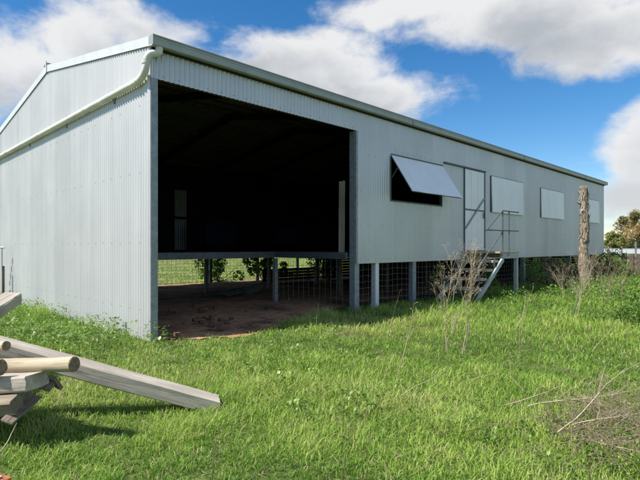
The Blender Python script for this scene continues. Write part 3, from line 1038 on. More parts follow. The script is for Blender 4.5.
# ------------------------------------------------------------------ leaf clouds with a tint attribute
def leaf_mesh(name, mat, P, N_len, N_wid, tint, parent=None, origin=None, updir=0.0, rs=None):
    """one mesh of many small leaves; P (n,3) centres"""
    rs = rs or rng
    n = len(P)
    d = rs.normal(size=(n, 3)); d[:, 2] += updir
    d /= np.linalg.norm(d, axis=1)[:, None]
    e = rs.normal(size=(n, 3)); e -= d * (e * d).sum(1)[:, None]; e /= np.linalg.norm(e, axis=1)[:, None]
    nn = np.cross(d, e)
    L = N_len[:, None]; W = N_wid[:, None]
    v0 = P - d * L * 0.5
    v1 = P + e * W * 0.5 + nn * W * 0.12
    v2 = P + d * L * 0.5
    v3 = P - e * W * 0.5 + nn * W * 0.12
    V = np.stack([v0, v1, v2, v3], 1).reshape(-1, 3)
    return raw_mesh(name, mat, V, np.arange(n * 4).reshape(n, 4), np.repeat(tint, 4), parent, origin)


def raw_mesh(name, mat, V, Fq, tint, parent=None, origin=None, smooth=True):
    if origin is not None:
        V = V - np.array(origin)[None, :]
    me = bpy.data.meshes.new(name)
    nf, k = Fq.shape
    me.vertices.add(len(V)); me.vertices.foreach_set('co', V.astype(np.float32).ravel())
    me.loops.add(nf * k); me.loops.foreach_set('vertex_index', Fq.astype(np.int32).ravel())
    me.polygons.add(nf)
    me.polygons.foreach_set('loop_start', np.arange(0, nf * k, k, dtype=np.int32))
    me.polygons.foreach_set('loop_total', np.full(nf, k, dtype=np.int32))
    me.polygons.foreach_set('use_smooth', np.full(nf, smooth))
    a = me.attributes.new('tint', 'FLOAT', 'POINT')
    a.data.foreach_set('value', tint.astype(np.float32))
    me.materials.append(mat)
    me.update(calc_edges=True)
    o = bpy.data.objects.new(name, me); col.objects.link(o)
    if parent is not None:
        o.parent = parent
        if origin is None: o.location = -Vector(parent.location)
    elif origin is not None: o.location = origin
    return o


# ------------------------------------------------------------------ grass
gz_v = np.vectorize(gz)


def fbm2(x, y, s, seed):
    """cheap smooth value field for clumping"""
    out = np.zeros_like(x); amp = 1.0
    r = np.random.default_rng(seed)
    for o in range(4):
        for _ in range(4):
            th = r.uniform(0, 2 * math.pi); ph = r.uniform(0, 2 * math.pi); k = s * 2 ** o * r.uniform(0.7, 1.4)
            out += amp * np.sin(k * (x * math.cos(th) + y * math.sin(th)) + ph) * 0.5
        amp *= 0.62
    return out / 2.6


def shed_mask(x, y):
    under = (x > 2.97) & (x < 23.6) & (y > Y0 - 0.0) & (y < Y1 + 0.1)
    return under


def scatter(nmax, dmin, dmax, power, span=math.radians(48), seed=1):
    r = np.random.default_rng(seed)
    # density ~ d^-power in area  ->  pdf over d ~ d^(1-power)
    u = r.uniform(size=nmax); e = 2 - power
    d = (dmin ** e + u * (dmax ** e - dmin ** e)) ** (1 / e)
    th = YAW + r.uniform(-span, span, nmax)
    return d * np.cos(th), d * np.sin(th), d, r


def build_grass():
    x, y, d, r = scatter(560000, 1.5, 60, 1.72, seed=5)
    clump = fbm2(x, y, 1.3, 3); fine = fbm2(x, y, 6.0, 4); patch = fbm2(x, y, 0.45, 9)
    jx = x + 0.16 * fbm2(x, y, 5, 7); jy = y + 0.16 * fbm2(x, y, 5, 8)
    jx = jx + r.normal(0, 0.10, len(x)) * (r.uniform(size=len(x)) < 0.5); jy = jy + np.abs(r.normal(0, 0.22, len(x))) * -1.0 * (r.uniform(size=len(x)) < 0.4)
    dirt = in_poly(jx, jy, DIRT)
    keep = ~((dirt | shed_mask(x, y)) & (x < 24) & (y < Y1 + 0.1))
    # a few bare spots
    keep &= ~((fine + clump * 0.6 < -0.62) & (r.uniform(size=len(x)) < 0.75))
    x, y, d, clump, fine, patch = [a[keep] for a in (x, y, d, clump, fine, patch)]
    n = len(x)
    z = gz_v(x, y)
    far = np.clip(d / 4.0, 1, 9) ** 0.75
    wallside = np.clip(1 - np.abs(Y0 - 0.6 - y) / 1.2, 0, 1) * (x > 7)
    rightweeds = np.clip((x - 9) / 8, 0, 1) * (y < Y0) * (y > 1.0)
    gableside = np.clip(1 - np.abs(X0 - x - 0.35) / 0.9, 0, 1) * (y > Y0 - 0.3) * (x < X0)
    H = (0.075 + 0.05 * np.clip(clump + 0.3, 0, 1.5) + 0.03 * fine) * r.uniform(0.55, 1.5, n)
    tuss = np.clip(fbm2(x, y, 3.4, 77) - 0.30, 0, 1)
    H = H * (0.82 + 1.9 * tuss)
    H = np.clip(H * 0.76, 0.03, 0.3) * (1 + 0.55 * wallside + 0.75 * rightweeds * r.uniform(0, 1, n) + 0.6 * gableside * r.uniform(0, 1, n))
    H *= np.clip(0.75 + 0.06 * d, 0.85, 1.35) * np.where(d < 7, 0.85, 1)
    tint = np.clip(0.47 + 0.26 * clump + 0.24 * fine + 0.26 * patch + r.normal(0, 0.15, n), 0.02, 0.88)
    tint = np.where(y > Y1, tint + 0.12, tint)
    tint = np.where(wallside + rightweeds > 0.3, tint - 0.10, tint)
    deadp = 0.09 + 0.14 * np.clip(patch + 0.15, 0, 1) + 0.10 * np.clip(-clump, 0, 1)
    deadp = np.where(y > Y1, 0.45, deadp)
    dead = r.uniform(size=n) < deadp
    flat = dead & (r.uniform(size=n) < 0.5)
    tint = np.clip(np.where(dead, r.uniform(0.88, 1.0, n), tint), 0, 1)
    lean0 = np.where(flat, r.uniform(2.0, 5.0, n), 0)
    H = np.where(flat, H * 0.45, H)
    W = 0.0038 * r.uniform(0.5, 1.7, n) * far
    az = r.uniform(0, 2 * math.pi, n)
    lean = np.where(flat, lean0, r.uniform(0.15, 1.3, n))                      # horizontal reach over height
    side = az + math.pi / 2 + r.uniform(-0.5, 0.5, n)
    sx, sy = np.cos(side) * W / 2, np.sin(side) * W / 2
    dx, dy = np.cos(az) * lean * H, np.sin(az) * lean * H
    V = np.zeros((n, 7, 3))
    for i, (t, wd) in enumerate(((0.0, 0.75), (0.4, 1.0), (0.75, 0.72))):
        px = x + dx * t ** 2; py = y + dy * t ** 2; pz = z + H * (t - 0.28 * t * t * np.minimum(lean, 2.2))
        V[:, 2 * i, 0] = px - sx * wd; V[:, 2 * i, 1] = py - sy * wd; V[:, 2 * i, 2] = pz
        V[:, 2 * i + 1, 0] = px + sx * wd; V[:, 2 * i + 1, 1] = py + sy * wd; V[:, 2 * i + 1, 2] = pz
    V[:, 6, 0] = x + dx; V[:, 6, 1] = y + dy; V[:, 6, 2] = z + H * (1 - 0.28 * np.minimum(lean, 2.2))
    V[:, 0:2, 2] -= 0.02
    base = (np.arange(n) * 7)[:, None]
    q = np.array([[0, 1, 3, 2], [2, 3, 5, 4]])
    Fq = (base[:, :, None] + q[None]).reshape(-1, 4)
    tri = np.array([[4, 5, 6, 6]])
    # tip as a narrow quad (extra vertex avoided by building triangles in a second polygon set)
    V = V.reshape(-1, 3); T = np.repeat(tint, 7)
    me = bpy.data.meshes.new('grass')
    nq = len(Fq); nt = n
    ft = (base + np.array([[4, 5, 6]]))
    me.vertices.add(len(V)); me.vertices.foreach_set('co', V.astype(np.float32).ravel())
    loops = np.concatenate([Fq.ravel(), ft.ravel()]).astype(np.int32)
    me.loops.add(len(loops)); me.loops.foreach_set('vertex_index', loops)
    me.polygons.add(nq + nt)
    me.polygons.foreach_set('loop_start', np.concatenate([np.arange(nq) * 4, nq * 4 + np.arange(nt) * 3]).astype(np.int32))
    me.polygons.foreach_set('loop_total', np.concatenate([np.full(nq, 4), np.full(nt, 3)]).astype(np.int32))
    me.polygons.foreach_set('use_smooth', np.full(nq + nt, True))
    at = me.attributes.new('tint', 'FLOAT', 'POINT'); at.data.foreach_set('value', T.astype(np.float32))
    me.materials.append(M['grass']); me.update(calc_edges=True)
    o = bpy.data.objects.new('grass', me); col.objects.link(o)
    tag(o, 'short lush green grass covering the paddock before the shed', 'grass', kind='stuff')


build_grass()


def build_weeds():
    """broad-leaved low weeds through the grass: rosettes of leaves"""
    x, y, d, r = scatter(9000, 1.8, 28, 1.1, seed=21)
    c = fbm2(x, y, 1.1, 31)
    right = np.clip((x - 8) / 6, 0, 1) * (y < Y0)
    gside = (x < X0) * (x > 1.6) * (y > 5.6)
    ok = (((c > 0.3) & (r.uniform(size=len(x)) < 0.5)) | (r.uniform(size=len(x)) < 0.6 * right) | (gside & (r.uniform(size=len(x)) < 0.8))) & ~in_poly(x, y, DIRT) & ~shed_mask(x, y)
    x, y, d, right = x[ok], y[ok], d[ok], right[ok]
    gs = gside[ok].astype(float)
    z = gz_v(x, y)
    nl = 14
    n = len(x)
    X = np.repeat(x, nl); Y = np.repeat(y, nl); Z = np.repeat(z, nl); RT = np.repeat(right, nl); GS = np.repeat(gs, nl)
    size = np.repeat(r.uniform(0.025, 0.06, n), nl) * r.uniform(0.6, 1.2, n * nl) * (1 + 1.2 * RT + 0.5 * GS)
    az = r.uniform(0, 2 * math.pi, n * nl); el = r.uniform(0.15, 1.1, n * nl)
    lift = r.uniform(0, 0.09, n * nl) + RT * r.uniform(0, 0.24, n * nl) + GS * r.uniform(0, 0.16, n * nl)
    ca, sa = np.cos(az), np.sin(az)
    b = np.stack([X + ca * 0.02 + r.normal(0, 0.05, len(X)) * (0.5 + RT + GS), Y + sa * 0.02 + r.normal(0, 0.05, len(X)) * (0.5 + RT + GS), Z + 0.02 + lift], 1)
    dirv = np.stack([ca * np.cos(el), sa * np.cos(el), np.sin(el)], 1)
    sd = np.stack([-sa, ca, np.zeros_like(sa)], 1)
    w = (size * 0.24)[:, None]; L = size[:, None]
    dn = np.zeros_like(dirv); dn[:, 2] = -1
    v = [b, b + dirv * L * 0.45 + sd * w, b + dirv * L * 0.9 + dn * L * 0.2, b + dirv * L * 0.45 - sd * w]
    V = np.stack(v, 1).reshape(-1, 3)
    tint = np.clip(np.repeat(r.normal(0.55, 0.2, n), nl) + r.normal(0, 0.1, n * nl), 0, 1)
    o = raw_mesh('low_weeds', M['weed'], V, np.arange(len(V)).reshape(-1, 4), np.repeat(tint, 4))
    tag(o, 'low broad leaved green weeds growing through the grass', 'weeds', kind='stuff')


build_weeds()


def straw_litter():
    r = np.random.default_rng(91)
    n = 2600
    x = r.uniform(3.2, 9.5, n); y = r.uniform(5.2, 12.5, n)
    c = fbm2(x, y, 2.2, 51)
    ok = in_poly(x, y, DIRT) & ((c > 0.1) | (r.uniform(size=n) < 0.2))
    x, y = x[ok], y[ok]; n = len(x)
    az = r.uniform(0, 6.283, n); L = r.uniform(0.03, 0.16, n) / 2; W = r.uniform(0.002, 0.006, n)
    z = gz_v(x, y) + 0.032; t = r.normal(0, 0.012, n)
    ca, sa = np.cos(az), np.sin(az)
    V = np.stack([np.stack([x - ca * L - sa * W, y - sa * L + ca * W, z - t], 1), np.stack([x - ca * L + sa * W, y - sa * L - ca * W, z - t], 1),
                  np.stack([x + ca * L + sa * W, y + sa * L - ca * W, z + t], 1), np.stack([x + ca * L - sa * W, y + sa * L + ca * W, z + t], 1)], 1).reshape(-1, 3)
    o = raw_mesh('straw_litter', M['stalk'], V, np.arange(len(V)).reshape(-1, 4), np.repeat(r.uniform(0, 1, n), 4))
    tag(o, 'scattered straw and trash on the bare dirt in the open bay', 'straw', kind='stuff')


straw_litter()

# ------------------------------------------------------------------ shrubs, trees
def shrub(c, rx, ry, h, n, leaf, label, group=None, seed=1, mat='shrub', name='shrub'):
    r = np.random.default_rng(seed)
    c = Vector(c)
    root = empty(name, c); tag(root, label, 'shrub', group)
    k = 14
    cl = np.stack([r.normal(0, 0.42, k) * rx, r.normal(0, 0.42, k) * ry, r.uniform(0.15, 0.92, k) * h], 1)
    rad = r.uniform(0.16, 0.34, k) * max(rx, h * 0.6)
    pick = r.integers(0, k, n)
    off = r.normal(size=(n, 3)); off /= np.linalg.norm(off, axis=1)[:, None]
    P = cl[pick] + off * (rad[pick] * r.uniform(0.2, 1, n) ** 0.5)[:, None]
    P[:, 2] = np.clip(P[:, 2], 0.01, None)
    tint = np.clip(r.uniform(0.2, 0.8, k)[pick] + r.normal(0, 0.15, n), 0, 1)
    L = leaf * r.uniform(0.6, 1.4, n)
    o = leaf_mesh('foliage', M[mat], P, L, L * 0.55, tint, rs=r)
    o.parent = root
    m = MB()
    for q in cl:
        a = Vector((0, 0, -0.05)); b = Vector(q)
        m.tube([a, a.lerp(b, 0.5) + Vector((0.03, -0.02, 0.05)), b], [0.014, 0.009, 0.004], 5)
    s = m.build('stems', M['trunk']); s.parent = root
    return root


shrub(gp(219, 281), 0.75, 0.6, 0.95, 1500, 0.10, 'leafy green shrub behind the shed seen under the floor, left of the three', 'shrubs behind the shed', 3)
shrub(gp(264, 281), 0.7, 0.6, 0.95, 1400, 0.10, 'leafy green shrub behind the shed seen under the floor, middle of the three', 'shrubs behind the shed', 4)
shrub(gp(325, 278), 0.8, 0.6, 0.95, 1500, 0.10, 'leafy green shrub behind the shed seen under the floor, right of the three', 'shrubs behind the shed', 5)
shrub((12.0, 5.85, 0), 0.42, 0.35, 0.7, 900, 0.08, 'dark green weed bush growing under the stair landing', None, 6)
shrub(gp(640, 322), 0.75, 0.6, 0.36, 1300, 0.05, 'low leafy green bush in the grass at the right edge', None, 8)
shrub(gp(440, 296), 0.35, 0.3, 0.85, 500, 0.07, 'pale green weed with leafy top just left of the stairs under the iron wall', None, 18, 'olive_leaf')
shrub((23.75, 5.9, 0), 0.3, 0.3, 1.1, 500, 0.08, 'small dark creeper bush at the far right corner of the iron wall', None, 14)
wg = 'green bushes along the foot of the wall'
for i in range(11):                           # thicket along the wall foot, plant by plant
    x = 14.2 + i * 0.95 + random.uniform(-.2, .2)
    shrub((x, 5.55 + random.uniform(-0.25, 0.2), 0), 0.55, 0.4, random.uniform(0.55, 0.95), 750, 0.06,
          'small dark weed bush in the thicket along the foot of the iron wall', 'thicket along the wall foot', 80 + i, 'thicket' if i % 4 else 'shrub', 'weed_bush')
k = 0
for (u, v, rx, h, lab) in ((532, 284, 0.7, 0.55, 'low green bush at the wall foot just right of the landing'),
                           (553, 281, 0.8, 0.7, 'green bush at the wall foot midway between the landing and the dead trunk'),
                           (571, 280, 0.8, 0.85, 'taller green bush close by the left side of the dead trunk'),
                           (596, 277, 0.9, 0.8, 'green bush close by the right side of the dead trunk'),
                           (616, 278, 0.9, 0.75, 'green bush before the dark timber yard rails')):
    k += 1
    shrub(gp(u, v), rx, 0.6, h, 1300, 0.085, lab, wg, 40 + k)


def tree(base, H, crown_c, crown_r, n, leaf, mat, label, group=None, seed=1, squash=0.8):
    r = np.random.default_rng(seed); rr = random.Random(seed)
    root = empty('tree', base); tag(root, label, 'tree', group)
    m = MB()
    k = 26
    cl = r.normal(size=(k, 3)); cl /= np.linalg.norm(cl, axis=1)[:, None]
    cl = cl * (crown_r * r.uniform(0.35, 0.95, k))[:, None]; cl[:, 2] *= squash
    cl[:, 2] += crown_c
    m.tube([(0, 0, -0.2), (0.05 * H, 0, H * 0.18), (0.02 * H, 0.03 * H, H * 0.38), (0, 0, crown_c - crown_r * 0.2)], [0.05 * H, 0.04 * H, 0.03 * H, 0.018 * H], 9)
    for q in cl:
        a = Vector((0.02 * H, 0.02 * H, H * rr.uniform(0.3, 0.45))); b = Vector(q)
        mid = a.lerp(b, 0.55) + Vector((rr.uniform(-.1, .1), rr.uniform(-.1, .1), 0.08)) * crown_r
        m.tube([a, mid, b], [0.014 * H, 0.009 * H, 0.003 * H], 5)
    s = m.build('trunk', M['trunk']); s.parent = root
    pick = r.integers(0, k, n)
    off = r.normal(size=(n, 3)); off /= np.linalg.norm(off, axis=1)[:, None]
    rad = r.uniform(0.16, 0.36, k) * crown_r
    P = cl[pick] + off * (rad[pick] * r.uniform(0.15, 1.05, n) ** 0.5)[:, None]
    tint = np.clip(r.uniform(0.1, 0.95, k)[pick] + r.normal(0, 0.16, n), 0, 1)
    L = leaf * r.uniform(0.6, 1.5, n)
    o = leaf_mesh('crown', M[mat], P, L, L * 0.5, tint, rs=r)
    o.parent = root
    return root


def on_ground(u, D):
    q = ray(u, HOR); return Vector((q[0] * D, q[1] * D, gz(q[0] * D, q[1] * D)))


tree(on_ground(642, 46), 3.9, 2.8, 2.35, 16000, 0.16, 'rust_leaf', 'rounded rusty orange tree beyond the yard at the right edge', 'trees beyond the yard', 61)
tree(on_ground(615, 52), 2.6, 1.75, 1.3, 7000, 0.15, 'olive_leaf', 'smaller olive green tree beyond the yard next to the shed corner', 'trees beyond the yard', 62)
tree(on_ground(663, 55), 4.0, 2.9, 2.3, 3600, 0.24, 'rust_leaf', 'rusty tree just outside the right edge beyond the yard', 'trees beyond the yard', 63)
tree(on_ground(608, 60), 1.6, 1.1, 0.9, 1200, 0.2, 'olive_leaf', 'lowest yellow green tree touching the far shed corner', 'trees beyond the yard', 66)

# far treeline and hills
def far_line():
    r = np.random.default_rng(77)
    n = 60000
    th = YAW + r.uniform(-1.2, 1.2, n)
    D = r.uniform(380, 460, n)
    hmax = 4.5 + 3 * np.sin(th * 37) + 2.2 * np.sin(th * 91 + 2) + 1.5 * np.sin(th * 211)
    hmax = np.clip(hmax, 0.6, None)
    z = r.uniform(0, 1, n) * hmax
    P = np.stack([D * np.cos(th), D * np.sin(th), z], 1)
    L = r.uniform(1.2, 2.6, n)
    o = leaf_mesh('far_trees', M['far_leaf'], P, L, L * 0.7, np.clip(r.normal(0.5, 0.25, n), 0, 1), rs=r)
    tag(o, 'low dark line of far off trees along the horizon', 'trees', kind='stuff')


far_line()
m = MB()
vs = []; n = 120
for i in range(n + 1):
    th = YAW - 1.6 + 3.2 * i / n
    h = 9 + 6 * math.sin(th * 5 + 1) + 3 * math.sin(th * 13)
    vs += [(1500 * math.cos(th), 1500 * math.sin(th), -2), (1750 * math.cos(th), 1750 * math.sin(th), max(2, h))]
m.add(vs, [(2 * i, 2 * i + 2, 2 * i + 3, 2 * i + 1) for i in range(n)], True)
tag(m.build('hills', simple('far_hill', (0.10, 0.13, 0.10), 1, 0, 0.2, 0.01)), kind='structure')

# ------------------------------------------------------------------ yard at the far right
def yard():
    # pale low fence of sheet rails
    a = on_ground(600, 33); b = on_ground(668, 29)
    d = (b - a).normalized(); L = (b - a).length
    fe = empty('sheet_fence', a); tag(fe, 'low pale metal sheet fence beyond the shed at the right', 'fence')
    m = MB()
    m.bar(a + Vector((0, 0, 0.93)), b + Vector((0, 0, 0.93)), 0.03, 0.30)
    m.build('panel', M['whitepaint'], fe)
    MB().bar(a + Vector((0, 0, 1.10)), b + Vector((0, 0, 1.10)), 0.06, 0.03).build('top_rail', M['galv'], fe)
    for t in (0.12, 0.33, 0.54, 0.75, 0.96):
        p = a + d * (L * t) + Vector((-0.03, -0.08, 0))
        MB().box(p.x - 0.06, p.x + 0.06, p.y - 0.05, p.y + 0.05, -0.1, 1.22 if t < 0.5 or t > 0.6 else 1.5).build('post', M['pale_board'], fe)
    # dark timber rails in front
    a = on_ground(618, 20.5); b = on_ground(676, 17)
    d = (b - a).normalized(); L = (b - a).length
    fe = empty('timber_rail_fence', a); tag(fe, 'dark old timber yard rails and posts at the right edge beyond the weeds', 'fence')
    for z in (0.28, 0.53, 0.78):
        MB().bar(a + Vector((0, 0, z)), b + Vector((0, 0, z + random.uniform(-.03, .03))), 0.04, 0.13).build('rail', M['yard'], fe)
    for i in range(7):
        p = a + d * (L * (i + 0.3) / 7)
        MB().box(p.x - 0.07, p.x + 0.07, p.y + 0.03, p.y + 0.17, -0.1, random.uniform(0.80, 0.95)).build('post', M['yard'], fe)


yard()

# ------------------------------------------------------------------ dead stalks
def tint_attr(o, seed, lo=0.2, hi=0.9):
    r = np.random.default_rng(seed)
    me = o.data; n = len(me.vertices)
    co = np.zeros(n * 3, np.float32); me.vertices.foreach_get('co', co); co = co.reshape(-1, 3)
    t = 0.5 + 0.5 * np.sin(co[:, 0] * 31 + co[:, 2] * 17 + seed) * np.cos(co[:, 1] * 27 - co[:, 2] * 9)
    t = lo + (hi - lo) * np.clip(0.6 * t + 0.4 * r.uniform(size=n), 0, 1)
    a = me.attributes.new('tint', 'FLOAT', 'POINT'); a.data.foreach_set('value', t.astype(np.float32))


def stalk_into(m, base, top, r0, rr, bend=0.06, branches=0, blen=0.2, tuft=0, start=0.45):
    base = Vector(base); top = Vector(top); L = (top - base).length
    pts = []
    o1 = Vector((rr.uniform(-1, 1), rr.uniform(-1, 1), 0)) * bend * L
    o2 = Vector((rr.uniform(-1, 1), rr.uniform(-1, 1), 0)) * bend * 0.5 * L
    for i in range(9):
        t = i / 8
        j = Vector((rr.uniform(-1, 1), rr.uniform(-1, 1), rr.uniform(-1, 1))) * 0.006 * L
        pts.append(base.lerp(top, t) + o1 * math.sin(math.pi * t) + o2 * math.sin(2 * math.pi * t) + (j if 0 < i < 8 else Vector()))
    m.tube(pts, [0.68 * r0 * (1 - 0.7 * i / 8) for i in range(9)], 5)
    for b in range(branches):
        t = rr.uniform(start, 0.98); i = min(7, int(t * 8)); p = pts[i].lerp(pts[i + 1], t * 8 - i)
        ax = (top - base).normalized()
        dv = (ax * rr.uniform(0.5, 1.2) + Vector((rr.uniform(-1, 1), rr.uniform(-1, 1), rr.uniform(-0.2, 0.6))) * 0.7).normalized()
        l = blen * rr.uniform(0.4, 1.3) * (1.15 - 0.4 * t)
        q = p + dv * l; mid = p.lerp(q, 0.5) + Vector((rr.uniform(-1, 1), rr.uniform(-1, 1), rr.uniform(0, 1))) * l * 0.1
        rb = r0 * 0.34 * (1 - 0.4 * t)
        m.tube([p, mid, q], [rb, rb * 0.75, rb * 0.45], 4)
        for k in range(tuft):
            e = mid.lerp(q, rr.uniform(0, 1))
            dv2 = (dv + Vector((rr.uniform(-1, 1), rr.uniform(-1, 1), rr.uniform(-0.5, 1))) * 0.9).normalized()
            l2 = l * rr.uniform(0.15, 0.5)
            m.tube([e, e + dv2 * l2], [rb * 0.55, rb * 0.3], 3)
            c = e + dv2 * l2
            s = rb * rr.uniform(1.2, 2.2)
            m.tube([c - dv2 * s, c, c + dv2 * s], [s * 0.3, s, s * 0.2], 4)
            for h in range(2):               # wisps of fluff
                d3 = (dv2 + Vector((rr.uniform(-1, 1), rr.uniform(-1, 1), rr.uniform(-1, 1)))).normalized() * rr.uniform(0.008, 0.024)
                w3 = d3.orthogonal().normalized() * 0.0011
                m.add([c - w3, c + w3, c + d3 + w3 * 1.6, c + d3 - w3 * 1.6], [(0, 1, 2, 3)])


def dead_plant(stalks, label, group=None, seed=1, mat='stalk', cat='dead weed', name='dead_weed', lo=0.2, hi=0.9, **kw):
    rr = random.Random(seed); m = MB()
    b0 = Vector(stalks[0][0])
    for (b, t, r0, nb, bl, tf) in stalks:
        stalk_into(m, b, t, r0, rr, branches=nb, blen=bl, tuft=tf, **kw)
    o = m.build(name, M[mat], origin=b0)
    tint_attr(o, seed, lo, hi)
    tag(o, label, cat, group)
    return o


def st_px(ub, vb, ut, vt, r0, nb, bl, tf, dD=0.0):
    b = gp(ub, vb, 0.0); D = b.x * F[0] + b.y * F[1]
    b.z = gz(b.x, b.y) - 0.02
    return (b, dp(ut, vt, D + dD), r0, nb, bl, tf)


# the big pale clump before the stairs
g1 = 'tall dead weeds before the stairs'
dead_plant([st_px(450, 332, 473, 249, 0.0085, 16, 0.24, 4), st_px(452, 331, 466, 253, 0.007, 15, 0.22, 4, 0.1), st_px(449, 333, 481, 262, 0.006, 12, 0.18, 3, -0.1)],
           'tall pale dead weed with leaning stalks in the middle of the clump before the stairs', g1, 101)
dead_plant([st_px(449, 352, 452, 254, 0.008, 15, 0.22, 4), st_px(447, 350, 444, 270, 0.006, 12, 0.2, 4, 0.1)],
           'tall upright dead weed on the left of the clump before the stairs', g1, 102)
dead_plant([st_px(462, 352, 470, 252, 0.008, 16, 0.24, 4), st_px(464, 350, 477, 246, 0.007, 16, 0.24, 4, 0.15), st_px(463, 348, 459, 262, 0.006, 12, 0.2, 3)],
           'tall bushy topped dead weed on the right of the clump before the stairs', g1, 103)
dead_plant([st_px(440, 318, 443, 276, 0.006, 8, 0.16, 3), st_px(438, 320, 434, 280, 0.005, 8, 0.14, 3)],
           'short dead weed standing just left of the tall clump before the stairs', g1, 104)
# dry clumps by the trunk
g2 = 'dry weeds round the dead trunk'
k = 0
for (ub, vb, ut, vt, lab) in ((574, 318, 590, 255, 'leaning dry weed with a forked top in front of the dead trunk'),
                              (580, 298, 583, 252, 'upright dry twiggy weed hiding the foot of the dead trunk'),
                              (588, 296, 597, 254, 'dry twiggy weed hard against the right side of the dead trunk'),
                              (597, 300, 612, 256, 'grey brown dry weed to the right of the dead trunk'),
                              (606, 304, 622, 262, 'spreading dry weed between the dead trunk and the right edge'),
                              (592, 345, 616, 321, 'leaning bare dry stalk in the grass below the dry weeds'),
                              (618, 300, 634, 258, 'tall dry weed before the dark yard rails at the right edge'),
                              (566, 300, 562, 268, 'short dry weed to the left of the dead trunk')):
    k += 1
    s = [st_px(ub, vb, ut, vt, 0.008, 13, 0.34, 5)]
    if k not in (6,):
        s.append(st_px(ub + 3, vb - 2, ut - 8, vt + 6, 0.007, 12, 0.32, 5, 0.3))
        s.append(st_px(ub - 2, vb - 1, ut + 5, vt + 9, 0.006, 12, 0.32, 5, -0.3))
    else:
        s = [st_px(ub, vb, ut, vt, 0.008, 3, 0.1, 1)]
    dead_plant(s, lab, g2, 200 + k, mat='brush' if k in (2, 4, 5, 7) else 'stalk', start=0.25)
dead_plant([st_px(534, 288, 536, 268, 0.006, 12, 0.3, 6), st_px(541, 288, 545, 266, 0.006, 12, 0.3, 6), st_px(549, 288, 552, 270, 0.006, 12, 0.3, 6), st_px(557, 287, 562, 266, 0.006, 12, 0.3, 6)],
           'low tangle of brown dry weeds against the wall foot right of the landing', g2, 230, 'brush', start=0.1)
# under the wall, left of the stairs
dead_plant([st_px(423, 297, 430, 276, 0.005, 10, 0.16, 5), st_px(428, 298, 436, 282, 0.005, 10, 0.16, 5), st_px(433, 298, 428, 280, 0.005, 10, 0.16, 5)],
           'low brown dry weed at the foot of the stairs', None, 240, 'brush', start=0.1)
dead_plant([st_px(362, 300, 366, 278, 0.004, 6, 0.12, 3), st_px(368, 300, 372, 284, 0.004, 6, 0.12, 3)],
           'thin dry weeds against the wire mesh between the first shed posts', None, 241, 'brush', start=0.2)

# single stalks in the grass
g3 = 'single dry stalks standing in the grass'
for i, (ub, vb, ut, vt, r0, nb, mat, lab) in enumerate((
        (395, 380, 414, 302, 0.006, 3, 'stalk', 'tall leaning pale stalk with a knobbly tip in the middle of the grass'),
        (381, 383, 398, 349, 0.005, 0, 'stalk', 'shorter bare stalk leaning beside the tall knobbly one'),
        (340, 442, 342, 394, 0.0035, 3, 'darkstalk', 'thin dark upright stalk in the near grass at bottom centre'),
        (351, 478, 351, 420, 0.0035, 3, 'darkstalk', 'thin dark upright stalk nearest the bottom edge at centre'),
        (210, 474, 222, 424, 0.004, 4, 'darkstalk', 'crooked dark grey stalk in the near grass at bottom left'),
        (316, 326, 319, 304, 0.006, 2, 'stalk', 'short pale stalk at the edge of the dirt before the jamb post'),
        (520, 347, 525, 291, 0.007, 1, 'stalk', 'upright straight pale stalk in the grass below the stair landing'),
        (512, 330, 534, 286, 0.005, 6, 'stalk', 'thin feathery stalk right of the straight pale stalk'),
        (394, 326, 400, 290, 0.004, 3, 'darkstalk', 'faint thin stalk in the shaded grass below the open window'),
        (573, 320, 579, 286, 0.006, 3, 'stalk', 'thin stalk left of the leaning forked dry weed'),
        (300, 418, 310, 396, 0.0035, 1, 'stalk', 'small bent stalk in the grass left of bottom centre'))):
    dead_plant([st_px(ub, vb, ut, vt, r0 * 1.35, nb, 0.08, 1)], lab, g3, 300 + i, mat, 'dry stalk', 'dry_stalk', start=0.3)
# fallen sticks
g4 = 'dry sticks lying in the grass'
def stick(pts, r0, nb, lab, seed, zs=(0.08, 0.2), mat='stalk'):
    a = gp(*pts[0], zs[0]); b = gp(*pts[1], zs[1])
    dead_plant([(a, b, r0, nb, 0.22, 1)], lab, g4, seed, mat, 'stick', 'fallen_stick', 0.35, 1.0, start=0.2)
stick(((401, 396), (450, 367)), 0.006, 0, 'pale bare stick lying in the grass at centre, below the tall dead weeds', 401)
stick(((505, 405), (565, 384)), 0.006, 2, 'pale stick lying left of the dry brush heap', 402)
stick(((528, 406), (637, 389)), 0.008, 3, 'long pale branch lying across the back of the dry brush heap', 403, (0.1, 0.22))
stick(((558, 432), (626, 368)), 0.008, 4, 'branch leaning up out of the dry brush heap', 404, (0.05, 0.45))
stick(((572, 425), (640, 413)), 0.008, 3, 'pale branch across the front of the dry brush heap', 405, (0.12, 0.2))
stick(((158, 352), (195, 337)), 0.004, 0, 'thin straw coloured stick lying by the foot of the corner post', 406, (0.1, 0.22))
stick(((0, 452), (17, 423)), 0.006, 0, 'pale stick poking up in the near grass below the timber pile', 407, (0.03, 0.14))
stick(((54, 402), (62, 395)), 0.004, 0, 'tiny pale stick in the grass under the peeled log', 408, (0.1, 0.12))
stick(((470, 380), (498, 372)), 0.004, 1, 'short pale stick lying between the tall dead weeds and the brush heap', 409)
stick(((592, 440), (640, 452)), 0.006, 2, 'twig lying at the near side of the dry brush heap', 410, (0.06, 0.1))

